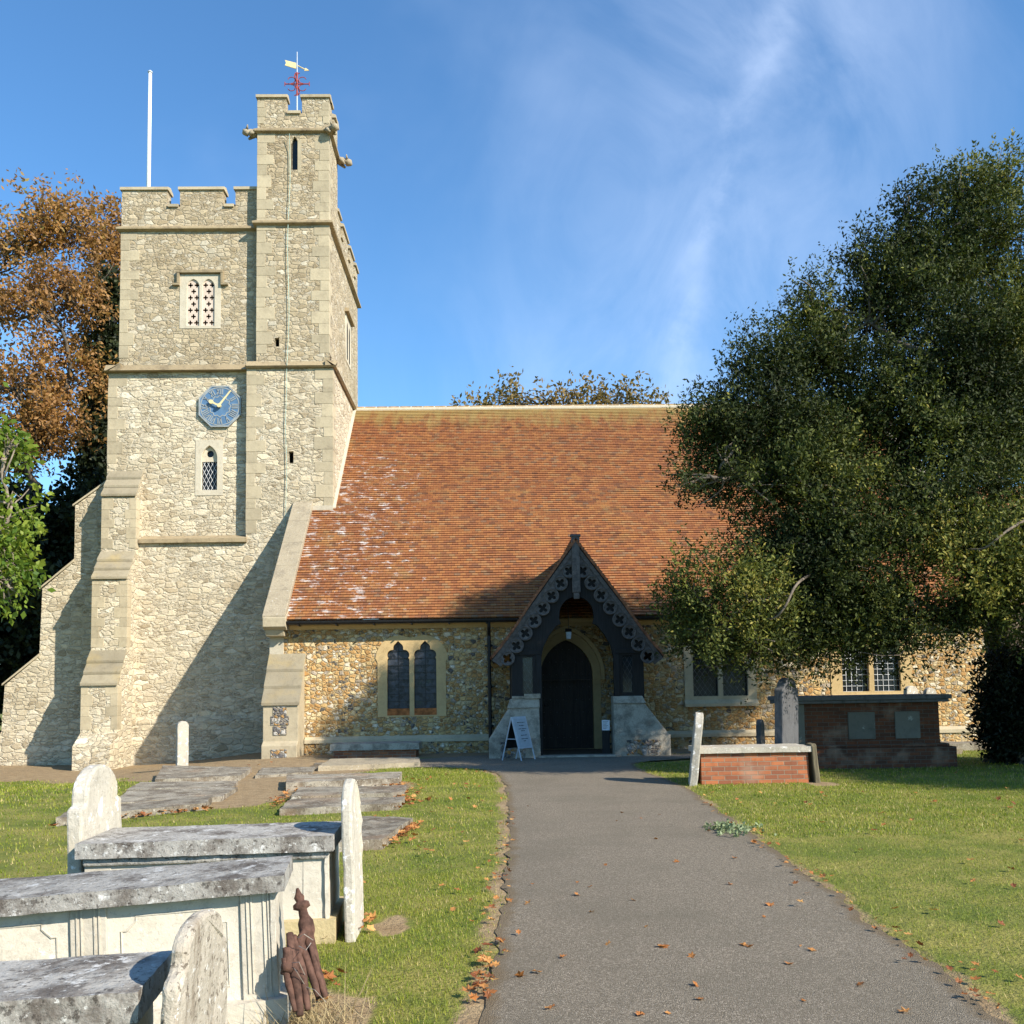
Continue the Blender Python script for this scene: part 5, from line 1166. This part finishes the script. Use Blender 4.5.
def leaf_mesh(name, mat, P, D, nleaf, size, shoot, rng, parent, up=0.5, spread=0.06, aspect=0.45, tone_noise=0.5, droop=0.0, tone_b=0.5, jitter=0.5, extra_tone=None):
    n = len(P)
    ax = unit(D*0.6 + np.array([0, 0, up]) + rng.normal(size=(n, 3))*0.45)
    ct = np.clip(tone_b + 0.30*n3(P, tone_noise, 4.0) + rng.normal(size=n)*0.12 + (0 if extra_tone is None else extra_tone), 0, 1)
    idx = np.repeat(np.arange(n), nleaf); m = len(idx)
    s_ = rng.random(m)
    base = P[idx] + ax[idx]*(s_*shoot)[:, None] + rng.normal(size=(m, 3))*(spread*(1.1-0.7*s_))[:, None]
    ld = unit(ax[idx]*0.55 + rng.normal(size=(m, 3))*jitter*1.3 + np.array([0, 0, -droop]))
    wd = unit(np.cross(ld, rng.normal(size=(m, 3))))
    L = size*rng.uniform(0.65, 1.3, m); Wd = L*aspect
    q = np.empty((m, 4, 3))
    q[:, 0] = base; q[:, 1] = base + ld*(L*0.5)[:, None] + wd*(Wd*0.5)[:, None]; q[:, 2] = base + ld*L[:, None]; q[:, 3] = base + ld*(L*0.5)[:, None] - wd*(Wd*0.5)[:, None]
    tone = np.repeat(np.clip(ct[idx] + rng.normal(size=m)*0.10, 0, 1), 4)
    return quad_mesh(name, mat, q.reshape(-1, 3), tone, parent, 4)
def quad_mesh(name, mat, verts, tone, parent, k):
    me = bpy.data.meshes.new(name); nvv = len(verts); nf = nvv//k
    me.vertices.add(nvv); me.vertices.foreach_set('co', verts.astype(np.float32).ravel())
    me.loops.add(nvv); me.loops.foreach_set('vertex_index', np.arange(nvv, dtype=np.int32))
    me.polygons.add(nf); me.polygons.foreach_set('loop_start', np.arange(0, nvv, k, dtype=np.int32)); me.polygons.foreach_set('loop_total', np.full(nf, k, dtype=np.int32))
    me.update(calc_edges=True)
    me.attributes.new('tone', 'FLOAT', 'POINT').data.foreach_set('value', tone.astype(np.float32))
    return link(name, me, mat, parent)
def branch(mb, A, B, r0, r1, rng, bend=0.12, n=6, sag=0.0):
    A, B = np.array(A, float), np.array(B, float); L = np.linalg.norm(B-A); off = rng.normal(size=3)*bend*L; pts = []; rr = []
    for k in range(n+1):
        t_ = k/n; p = A + (B-A)*t_ + off*sin(pi*t_) + np.array([0, 0, -sag*L])*sin(pi*t_) + rng.normal(size=3)*0.012*L*(0 < k < n)
        pts.append(tuple(p)); rr.append(r0 + (r1-r0)*t_**0.8)
    mb.tube(pts, rr, 7 if r0 > 0.05 else 5); return pts
def tree(name, label, base, fork, r, lobes, mats, ncl, nleaf, size, shoot, seed, group=None, cull=None, limbs=8, twig=14, leafk={}, shell=1.5, rough=0.2, limb_r=0.14, extra=None, tuft=None, sag=0.0):
    rng = np.random.default_rng(seed)
    t_ = thing(name, label, 'tree', tuple(base), group)
    b_ = MB(); A = np.array(base, float) + np.array([0, 0, -0.3]); Fk = np.array(fork, float)
    branch(b_, A, Fk, r, r*0.72, rng, 0.03, 8)
    for k in range(6):                               # root flare
        a = 2*pi*k/6; b_.tube([A + np.array([cos(a)*r*1.7, sin(a)*r*1.7, 0.1]), A + np.array([cos(a)*r*0.7, sin(a)*r*0.7, 0.9])], [r*0.3, r*0.2], 6)
    if tuft:                                         # shoots gathered into tufts, with gaps between
        P, D, li = crown_pts(lobes, ncl//tuft[0], rng, shell, rough); P, D, li = [np.repeat(a, tuft[0], 0) for a in (P, D, li)]
        P = P + rng.normal(size=P.shape)*tuft[1]; D = unit(D + rng.normal(size=D.shape)*0.5)
    else: P, D, li = crown_pts(lobes, ncl, rng, shell, rough)
    if cull: keep = cull(P, rng); P, D, li = P[keep], D[keep], li[keep]
    b2 = MB()
    cs = [np.array(l[:3]) for l in lobes]; dist = [np.linalg.norm(c-Fk) for c in cs]; done = [(Fk, 0)]
    for k in np.argsort(dist):                       # limbs fork outward from bough to bough
        l = lobes[k]; c = cs[k]
        st_, gen = min(done, key=lambda q: np.linalg.norm(q[0]-c)*(1.0 + 0.12*q[1])); done.append((c, gen+1)); lr_ = limb_r*0.78**gen*rng.uniform(0.85, 1.2)
        pts = branch(b2, st_, c, lr_, lr_*0.6, rng, 0.10, 7, sag)
        mine = np.where(li == k)[0]
        for j in rng.choice(mine, min(len(mine), twig), replace=False) if len(mine) else []:
            s0 = np.array(pts[rng.integers(3, len(pts))]); sp_ = branch(b2, s0, P[j], limb_r*0.28, 0.012, rng, 0.12, 5)
            near = mine[rng.integers(0, len(mine), 3)]
            for q in near:
                if np.linalg.norm(P[q]-P[j]) < max(l[3:6])*0.9: branch(b2, sp_[3], P[q], limb_r*0.12, 0.006, rng, 0.14, 4)
    if extra: extra(b2, rng)
    b_.build('trunk', mats[0], t_, smooth=True); b2.build('branches', mats[0], t_, smooth=True)
    lt_ = np.array([l[6] if len(l) > 6 else 0.0 for l in lobes])[li]        # boughs painted paler where sunlit and on young growth, darker where shaded
    leaf_mesh('crown', mats[1], P, D, nleaf, size, shoot, rng, t_, extra_tone=lt_, **leafk)
    return t_, P
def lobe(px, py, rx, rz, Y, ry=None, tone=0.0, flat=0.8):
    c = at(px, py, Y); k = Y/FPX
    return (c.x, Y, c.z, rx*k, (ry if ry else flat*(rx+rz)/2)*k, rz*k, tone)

# the big evergreen on the right, in front of the nave
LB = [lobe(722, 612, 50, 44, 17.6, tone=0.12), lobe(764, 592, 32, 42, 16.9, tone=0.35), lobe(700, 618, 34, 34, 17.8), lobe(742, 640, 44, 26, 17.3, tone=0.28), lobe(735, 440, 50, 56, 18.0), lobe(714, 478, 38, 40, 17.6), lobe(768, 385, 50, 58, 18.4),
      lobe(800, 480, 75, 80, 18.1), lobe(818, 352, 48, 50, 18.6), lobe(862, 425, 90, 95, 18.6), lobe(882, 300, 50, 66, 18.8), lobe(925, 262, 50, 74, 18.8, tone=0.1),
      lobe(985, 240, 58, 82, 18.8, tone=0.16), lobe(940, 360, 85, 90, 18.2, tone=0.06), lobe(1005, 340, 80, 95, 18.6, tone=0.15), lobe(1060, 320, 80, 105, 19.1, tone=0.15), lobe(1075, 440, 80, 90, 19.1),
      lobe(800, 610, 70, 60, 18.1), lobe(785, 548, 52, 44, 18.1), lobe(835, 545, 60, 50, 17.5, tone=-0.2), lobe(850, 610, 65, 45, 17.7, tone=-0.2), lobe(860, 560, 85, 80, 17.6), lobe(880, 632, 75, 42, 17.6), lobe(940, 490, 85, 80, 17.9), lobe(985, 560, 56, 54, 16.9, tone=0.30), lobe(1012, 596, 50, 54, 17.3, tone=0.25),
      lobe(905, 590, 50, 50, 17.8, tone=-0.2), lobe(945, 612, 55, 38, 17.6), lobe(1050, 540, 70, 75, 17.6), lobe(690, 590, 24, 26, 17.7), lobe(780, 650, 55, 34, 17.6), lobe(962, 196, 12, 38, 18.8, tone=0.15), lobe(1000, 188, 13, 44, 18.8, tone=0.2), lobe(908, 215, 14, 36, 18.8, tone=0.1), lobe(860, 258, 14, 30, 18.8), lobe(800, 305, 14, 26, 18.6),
      lobe(1120, 560, 70, 60, 17.0), lobe(1190, 600, 80, 60, 16.6), lobe(1130, 640, 70, 45, 17.2),  # these and the plain tuples below: unseen boughs added for their shade
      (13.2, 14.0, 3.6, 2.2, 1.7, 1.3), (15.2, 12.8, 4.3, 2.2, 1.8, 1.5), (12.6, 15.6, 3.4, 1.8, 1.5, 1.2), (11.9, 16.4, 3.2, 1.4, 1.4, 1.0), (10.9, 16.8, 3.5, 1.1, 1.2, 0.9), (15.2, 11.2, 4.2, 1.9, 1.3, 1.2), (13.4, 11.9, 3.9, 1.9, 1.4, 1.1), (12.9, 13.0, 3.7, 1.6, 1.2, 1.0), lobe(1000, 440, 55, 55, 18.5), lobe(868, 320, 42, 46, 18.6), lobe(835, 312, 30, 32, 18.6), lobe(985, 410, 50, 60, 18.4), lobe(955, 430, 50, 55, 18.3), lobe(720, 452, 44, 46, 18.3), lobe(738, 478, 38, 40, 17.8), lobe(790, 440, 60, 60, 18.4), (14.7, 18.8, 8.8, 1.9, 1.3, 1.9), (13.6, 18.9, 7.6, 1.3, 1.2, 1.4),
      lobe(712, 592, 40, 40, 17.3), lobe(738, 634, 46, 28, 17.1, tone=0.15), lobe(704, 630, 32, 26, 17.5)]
def cull_yew(P, rng):
    g = n3(P, 1.15, 3.0) + 0.5*n3(P, 2.6, 5.0)
    return (g > -0.50 - 0.2*rng.random(len(P))) & (P[:, 2] > 1.35)
def curve_pts(P, n=4):
    """smooth path through the given points"""
    P = [Vector(p) for p in P]; P = [P[0]*2-P[1]] + P + [P[-1]*2-P[-2]]; out = []
    for a, b_, c, d_ in zip(P, P[1:], P[2:], P[3:]):
        for k in range(n): t_ = k/n; out.append(0.5*((2*b_) + (c-a)*t_ + (2*a-5*b_+4*c-d_)*t_*t_ + (3*b_-a-3*c+d_)*t_**3))
    return out + [P[-2]]
def yew_extra(mb, rng):
    for pts, r in (([(835, 562, 18.4), (815, 572, 17.6), (797, 584, 16.7), (786, 605, 16.4), (776, 617, 16.5), (764, 619, 16.7)], 0.036), ([(865, 555, 18.2), (850, 566, 17.6), (838, 580, 17.2), (832, 600, 17.2)], 0.022), ([(1045, 512, 17.2), (1018, 524, 16.4), (1003, 534, 16.15), (985, 548, 16.2), (968, 549, 16.5)], 0.034),
                   ([(700, 560, 17.9), (730, 600, 16.9), (752, 625, 16.7)], 0.015), ([(940, 470, 17.9), (915, 486, 17.7), (893, 483, 17.7)], 0.02)):
        q = curve_pts([at(a, b_, c) for a, b_, c in pts]); mb.tube(q, [r*(1-0.75*k/len(q)) for k in range(len(q))], 7)
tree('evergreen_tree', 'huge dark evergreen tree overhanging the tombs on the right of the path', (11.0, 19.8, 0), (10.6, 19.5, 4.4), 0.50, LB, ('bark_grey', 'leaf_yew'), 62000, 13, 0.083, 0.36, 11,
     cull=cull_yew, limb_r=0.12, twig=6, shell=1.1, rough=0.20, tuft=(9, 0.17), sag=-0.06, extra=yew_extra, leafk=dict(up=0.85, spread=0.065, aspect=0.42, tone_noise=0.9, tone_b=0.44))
# dark clipped bush at the right edge
bl = [lobe(1008, 702, 27, 58, 19.3), lobe(1015, 733, 34, 36, 19.4), lobe(1038, 690, 34, 70, 19.6), lobe(1062, 715, 40, 60, 19.4)]
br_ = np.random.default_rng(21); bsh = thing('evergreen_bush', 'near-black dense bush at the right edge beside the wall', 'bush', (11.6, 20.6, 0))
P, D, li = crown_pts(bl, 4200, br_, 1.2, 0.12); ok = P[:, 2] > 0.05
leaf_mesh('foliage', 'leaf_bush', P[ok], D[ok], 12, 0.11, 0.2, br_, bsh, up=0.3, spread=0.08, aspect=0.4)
b = MB()
for k in range(7): branch(b, (11.5+0.2*cos(k), 20.6+0.2*sin(k), -0.1), tuple(P[br_.integers(0, len(P))]), 0.05, 0.01, br_)
b.build('stems', 'bark_dark', bsh)
# autumn trees behind the tower
def airy(thr, f, s_): return lambda P, rng: (n3(P, f, s_) + 0.6*n3(P, f*2.7, s_+2) > thr + 0.25*rng.normal(size=len(P)))
at_l = [lobe(20, 235, 42, 45, 42), lobe(70, 225, 40, 42, 42), lobe(-20, 290, 50, 60, 42), lobe(40, 310, 52, 50, 41), lobe(85, 290, 32, 45, 42), lobe(15, 390, 55, 45, 41), lobe(70, 380, 42, 40, 42), lobe(50, 430, 50, 30, 41.5), lobe(0, 460, 50, 40, 42), lobe(-40, 390, 50, 60, 42)]
tree('autumn_tree', 'tall brown-leaved autumn tree with open crown left of the tower', (-20.2, 42, -0.4), (-19.9, 42, 11.0), 0.48, at_l, ('bark_dark', 'leaf_autumn'), 9600, 8, 0.21, 0.45, 31, tuft=(5, 0.30), cull=airy(0.20, 0.95, 1.0), limb_r=0.16, twig=14, shell=1.2, leafk=dict(up=0.2, spread=0.22, aspect=0.5, droop=0.3, tone_noise=0.35))
at_2 = [lobe(105, 225, 22, 26, 45), lobe(112, 270, 24, 40, 45), lobe(100, 330, 25, 40, 45), lobe(112, 400, 26, 50, 45)]
tree('autumn_tree', 'slimmer brown-leaved autumn tree half hidden behind the tower', (-17.6, 45, -0.4), (-17.6, 45, 15), 0.36, at_2, ('bark_dark', 'leaf_autumn'), 1400, 8, 0.24, 0.45, 33, cull=airy(0.05, 0.8, 2.0), limb_r=0.11, twig=12, leafk=dict(up=0.2, spread=0.2, aspect=0.5, droop=0.3, tone_noise=0.4))
iv = [lobe(111, 300, 7, 34, 43.5), lobe(108, 365, 10, 44, 43.5), lobe(101, 440, 16, 54, 43.5), lobe(88, 530, 30, 70, 43), lobe(60, 600, 40, 80, 43), lobe(25, 560, 40, 60, 43.5), lobe(110, 600, 40, 90, 43)]
tree('ivy_covered_tree', 'dark ivy-smothered tree close to the left side of the tower', (-17.3, 43.6, -0.4), (-17.5, 43.6, 14.0), 0.32, iv, ('bark_dark', 'leaf_ivy'), 5200, 10, 0.26, 0.4, 35, limb_r=0.09, twig=8, leafk=dict(up=0.1, spread=0.18, aspect=0.7, tone_noise=0.6))
uy = [lobe(20, 650, 70, 90, 39), lobe(-60, 620, 80, 120, 39), lobe(80, 640, 50, 70, 39.5), lobe(-10, 540, 50, 60, 40), lobe(-150, 600, 90, 140, 40)]
tree('holly_tree', 'broad black-green holly tree low behind the tower buttresses', (-21.5, 39.6, -0.4), (-21.5, 39.6, 2.6), 0.4, uy, ('bark_dark', 'leaf_ivy'), 7000, 9, 0.28, 0.4, 37, limb_r=0.12, twig=8, leafk=dict(up=0.2, spread=0.2, aspect=0.6, tone_noise=0.5))
# near bright green tree, its branch tips entering at the left edge
gl = [lobe(-8, 305, 16, 24, 24), lobe(-65, 380, 50, 80, 24), lobe(6, 448, 18, 26, 23.5), lobe(12, 505, 30, 30, 23.5), lobe(-10, 550, 48, 45, 23.5), lobe(14, 590, 18, 24, 23.2), lobe(-60, 500, 70, 90, 24.2), lobe(-130, 420, 80, 110, 24.5), lobe(-60, 310, 40, 50, 24.3)]
tree('green_tree', 'bright green leafy tree whose branch tips reach in at the left edge', (-15.2, 24.8, -0.4), (-15.0, 24.7, 3.2), 0.3, gl, ('bark_light', 'leaf_green'), 3000, 10, 0.17, 0.35, 41, cull=airy(-0.25, 1.1, 3.0), limb_r=0.10, twig=10, leafk=dict(up=-0.1, spread=0.14, aspect=0.62, droop=0.35, tone_noise=0.9, tone_b=0.55))
# tree whose crown shows over the ridge
rl = [lobe(480, 412, 30, 22, 47), lobe(520, 404, 32, 24, 47), lobe(570, 408, 36, 26, 47), lobe(615, 402, 32, 24, 47), lobe(648, 408, 20, 18, 47), lobe(560, 450, 90, 50, 48)]
tree('autumn_tree', 'olive and brown treetop showing above the ridge of the nave roof', (3.5, 47.5, 0), (3.5, 47.5, 10), 0.42, rl, ('bark_dark', 'leaf_olive'), 1900, 8, 0.25, 0.5, 51, cull=airy(0.05, 0.9, 1.5), limb_r=0.12, twig=10, leafk=dict(up=0.3, spread=0.22, aspect=0.5, tone_noise=0.5))

# ------------------------------------------------------------------ grass, leaves, weeds
def blades(n, box_, hgt, wid, rng, keep, tone_shift=0.0):
    x = rng.uniform(box_[0], box_[1], n); y = rng.uniform(box_[2], box_[3], n)
    k = np.array([keep(a, b_) for a, b_ in zip(x, y)]); x, y = x[k], y[k]; n = len(x)
    z = np.array([ground_z(a, b_) for a, b_ in zip(x, y)])
    P = np.stack([x, y, z-0.005], 1)
    patch = n3(P*np.array([1, 1, 0]), 0.8, 2.0)*0.5 + n3(P*np.array([1, 1, 0]), 2.7, 6.0)*0.5
    h = hgt*rng.uniform(0.5, 1.25, n)*(1+0.25*patch); a = rng.uniform(0, 2*pi, n); lean = rng.uniform(0.1, 0.9, n)
    d_ = np.stack([np.cos(a), np.sin(a), np.zeros(n)], 1); s_ = np.stack([-np.sin(a), np.cos(a), np.zeros(n)], 1)
    w_ = wid*rng.uniform(0.6, 1.3, n)
    q = np.empty((n, 3, 3)); q[:, 0] = P - s_*w_[:, None]/2; q[:, 1] = P + s_*w_[:, None]/2; q[:, 2] = P + d_*(h*lean)[:, None] + np.array([0, 0, 1])*(h*np.sqrt(np.maximum(0.1, 1-lean**2*0.8)))[:, None]
    tone = np.clip(0.42 + 0.22*patch + rng.normal(size=n)*0.14 + tone_shift, 0, 0.86); dry = rng.random(n) < 0.10 + 0.10*(patch > 0.25); tone[dry] = rng.uniform(0.86, 1.0, dry.sum())
    return q.reshape(-1, 3), np.repeat(tone, 3)
def keep_l(x, y):
    if on_path(x, y, -0.03): return False
    s_ = soil_at(x, y); return random.random() > s_*1.35 - 0.1
parts = []
for n, bx_, h, w_ in ((60000, (-2.4, 0.3, 3.6, 9.0), 0.032, 0.0055), (46000, (2.4, 8.0, 4.4, 10.5), 0.032, 0.006), (34000, (-3.0, 0.4, 9.0, 21.5), 0.038, 0.010), (42000, (2.6, 9.5, 10.5, 16.4), 0.04, 0.011),
                     (26000, (3.0, 13.0, 16.4, 24.0), 0.05, 0.016), (30000, (-13.5, -2.6, 6.0, 15.0), 0.042, 0.013), (30000, (-16.0, -3.0, 15.0, 27.0), 0.055, 0.02), (8000, (-2.6, 0.2, 17.0, 21.6), 0.05, 0.012)):
    parts.append(blades(n, bx_, h, w_, RNG, keep_l))
gv = np.concatenate([p[0] for p in parts]); gt = np.concatenate([p[1] for p in parts])
tag(quad_mesh('lawn_grass', 'grass_blade', gv, gt, None, 3), 'short sunlit turf with straw-coloured blades covering the churchyard', 'grass', kind='stuff')
# straw at the foot of the ironwork
rs = np.random.default_rng(5); n = 380; x = rs.normal(-0.93, 0.14, n); y = rs.normal(4.92, 0.16, n); P = np.stack([x, y, np.zeros(n)], 1)
a = rs.uniform(0, 2*pi, n); d_ = np.stack([np.cos(a), np.sin(a), rs.uniform(0.1, 1.2, n)], 1); L = rs.uniform(0.08, 0.24, n); s_ = np.stack([-np.sin(a), np.cos(a), np.zeros(n)], 1)
q = np.empty((n, 3, 3)); q[:, 0] = P - s_*0.003; q[:, 1] = P + s_*0.003; q[:, 2] = P + d_*L[:, None]
tag(quad_mesh('dry_grass', 'straw', q.reshape(-1, 3), np.repeat(rs.random(n), 3), None, 3), 'dead straw-coloured grass tangled round the rusty ironwork', 'dry grass', kind='stuff')
# fallen leaves: singles on the path, litter elsewhere
def leaf_shape(r, rng):
    out = [(0, -1.0), (0.35, -0.45), (0.95, -0.35), (0.62, 0.05), (0.80, 0.62), (0.30, 0.48), (0, 1.1), (-0.30, 0.48), (-0.80, 0.62), (-0.62, 0.05), (-0.95, -0.35), (-0.35, -0.45)]
    c = rng.uniform(0.15, 0.5); V_ = [(0, 0, 0.0)] + [(x*r, y*r, r*c*(x*x*0.8 + 0.3*y*y) + r*0.1*rng.normal()) for x, y in out]
    return V_, [(0, k, k % 12 + 1) for k in range(1, 13)]
LM = []
lr = np.random.default_rng(77)
for k in range(6):
    v_, f_ = leaf_shape(1.0, lr); me = bpy.data.meshes.new('fallen_leaf'); me.from_pydata(v_, [], f_)
    me.attributes.new('tone', 'FLOAT', 'POINT').data.foreach_set('value', np.full(len(v_), lr.uniform(0.25, 0.95))); me.materials.append(MATS['leaf_dead']); LM.append(me)
spots = [(709, 831), (676, 862), (656, 839), (641, 818), (646, 927), (754, 842), (735, 858), (730, 884), (662, 947), (664, 947), (608, 944), (692, 957), (750, 947), (789, 964), (744, 945), (622, 812), (592, 912), (577, 895), (563, 957), (520, 976), (537, 972), (552, 1007), (528, 903), (590, 887), (640, 1015), (770, 905), (812, 950), (860, 985), (905, 1012), (700, 1000)]
spots += [(lr.uniform(505, 860), lr.uniform(800, 1015)) for _ in range(16)]
for k, (px, py) in enumerate(spots):
    q = at(px, py, Z=0.02)
    if not on_path(q.x, q.y, -0.1): continue
    o = bpy.data.objects.new('fallen_leaf', LM[k % 6]); COL.objects.link(o)
    o.location = (q.x, q.y, ground_z(q.x, q.y)*0.6 + 0.022); o.rotation_euler = (lr.normal()*0.25, lr.normal()*0.25, lr.uniform(0, 6.3)); s_ = lr.uniform(0.016, 0.036) if k >= 30 else lr.uniform(0.026, 0.042); o.scale = (s_, s_*lr.uniform(0.6, 1), s_)
    tag(o, 'small dry orange leaf lying on the asphalt path', 'leaf', 'fallen leaves on the path')
def litter(pts, sizes, rng):
    V_, F_, T_ = [], [], []
    for (x, y), r in zip(pts, sizes):
        v_, f_ = leaf_shape(r, rng); R_ = Matrix.Rotation(rng.uniform(0, 6.3), 3, 'Z') @ Matrix.Rotation(rng.normal()*0.4, 3, 'X'); o_ = len(V_); z = ground_z(x, y) + 0.03 + abs(rng.normal())*0.015; t_ = rng.uniform(0, 1)
        for p in v_: w_ = R_ @ Vector(p); V_.append((w_.x+x, w_.y+y, w_.z+z)); T_.append(t_)
        F_ += [tuple(i+o_ for i in f) for f in f_]
    return V_, F_, T_
pts = []; szs = []
def scatter(px0, py0, px1, py1, n, sd, r=0.05):
    for _ in range(n):
        t_ = lr.random(); q = at(px0+(px1-px0)*t_, py0+(py1-py0)*t_, Z=0.0); pts.append((q.x+lr.normal()*sd, q.y+lr.normal()*sd*2)); szs.append(r*lr.uniform(0.6, 1.2))
scatter(60, 826, 212, 810, 90, 0.10); scatter(400, 785, 410, 806, 80, 0.12, 0.055); scatter(385, 846, 416, 826, 80, 0.07, 0.045); scatter(276, 808, 292, 790, 40, 0.08); scatter(300, 789, 400, 786, 30, 0.05)
scatter(490, 930, 508, 800, 45, 0.09, 0.030); scatter(478, 1010, 495, 940, 34, 0.06, 0.036); scatter(700, 800, 1000, 1010, 60, 0.10, 0.030); scatter(345, 930, 380, 925, 16, 0.06, 0.04); scatter(310, 985, 335, 1000, 8, 0.05, 0.045); scatter(160, 775, 250, 768, 30, 0.3)
for _ in range(210):
    if lr.random() < 0.55: pts.append((lr.uniform(2.7, 10), lr.uniform(5, 18)))
    else: pts.append((lr.uniform(-2.2, 0), lr.uniform(5.2, 20)))
    szs.append(lr.uniform(0.022, 0.045))
v_, f_, t_ = litter(pts, szs, lr); me = bpy.data.meshes.new('leaf_litter'); me.from_pydata(v_, [], f_); me.attributes.new('tone', 'FLOAT', 'POINT').data.foreach_set('value', t_)
tag(link('leaf_litter', me, 'leaf_dead'), 'russet dead leaves drifted on the turf and around the flat stones', 'leaves', kind='stuff')
# pale weed at the path edge
wp = at(733, 832, Z=0.0); rw = np.random.default_rng(9); n = 90
P = np.stack([rw.normal(wp.x, 0.14, n), rw.normal(wp.y, 0.22, n), np.full(n, 0.01)], 1); D = unit(np.stack([rw.normal(size=n), rw.normal(size=n), np.full(n, 0.8)], 1))
wd_ = thing('weed', 'pale grey-green weed sprawling on the right edge of the path', 'plant', (wp.x, wp.y, 0)); lf = leaf_mesh('leaves', 'leaf_weed', P, D, 6, 0.05, 0.05, rw, wd_, up=0.4, spread=0.02, aspect=0.6)
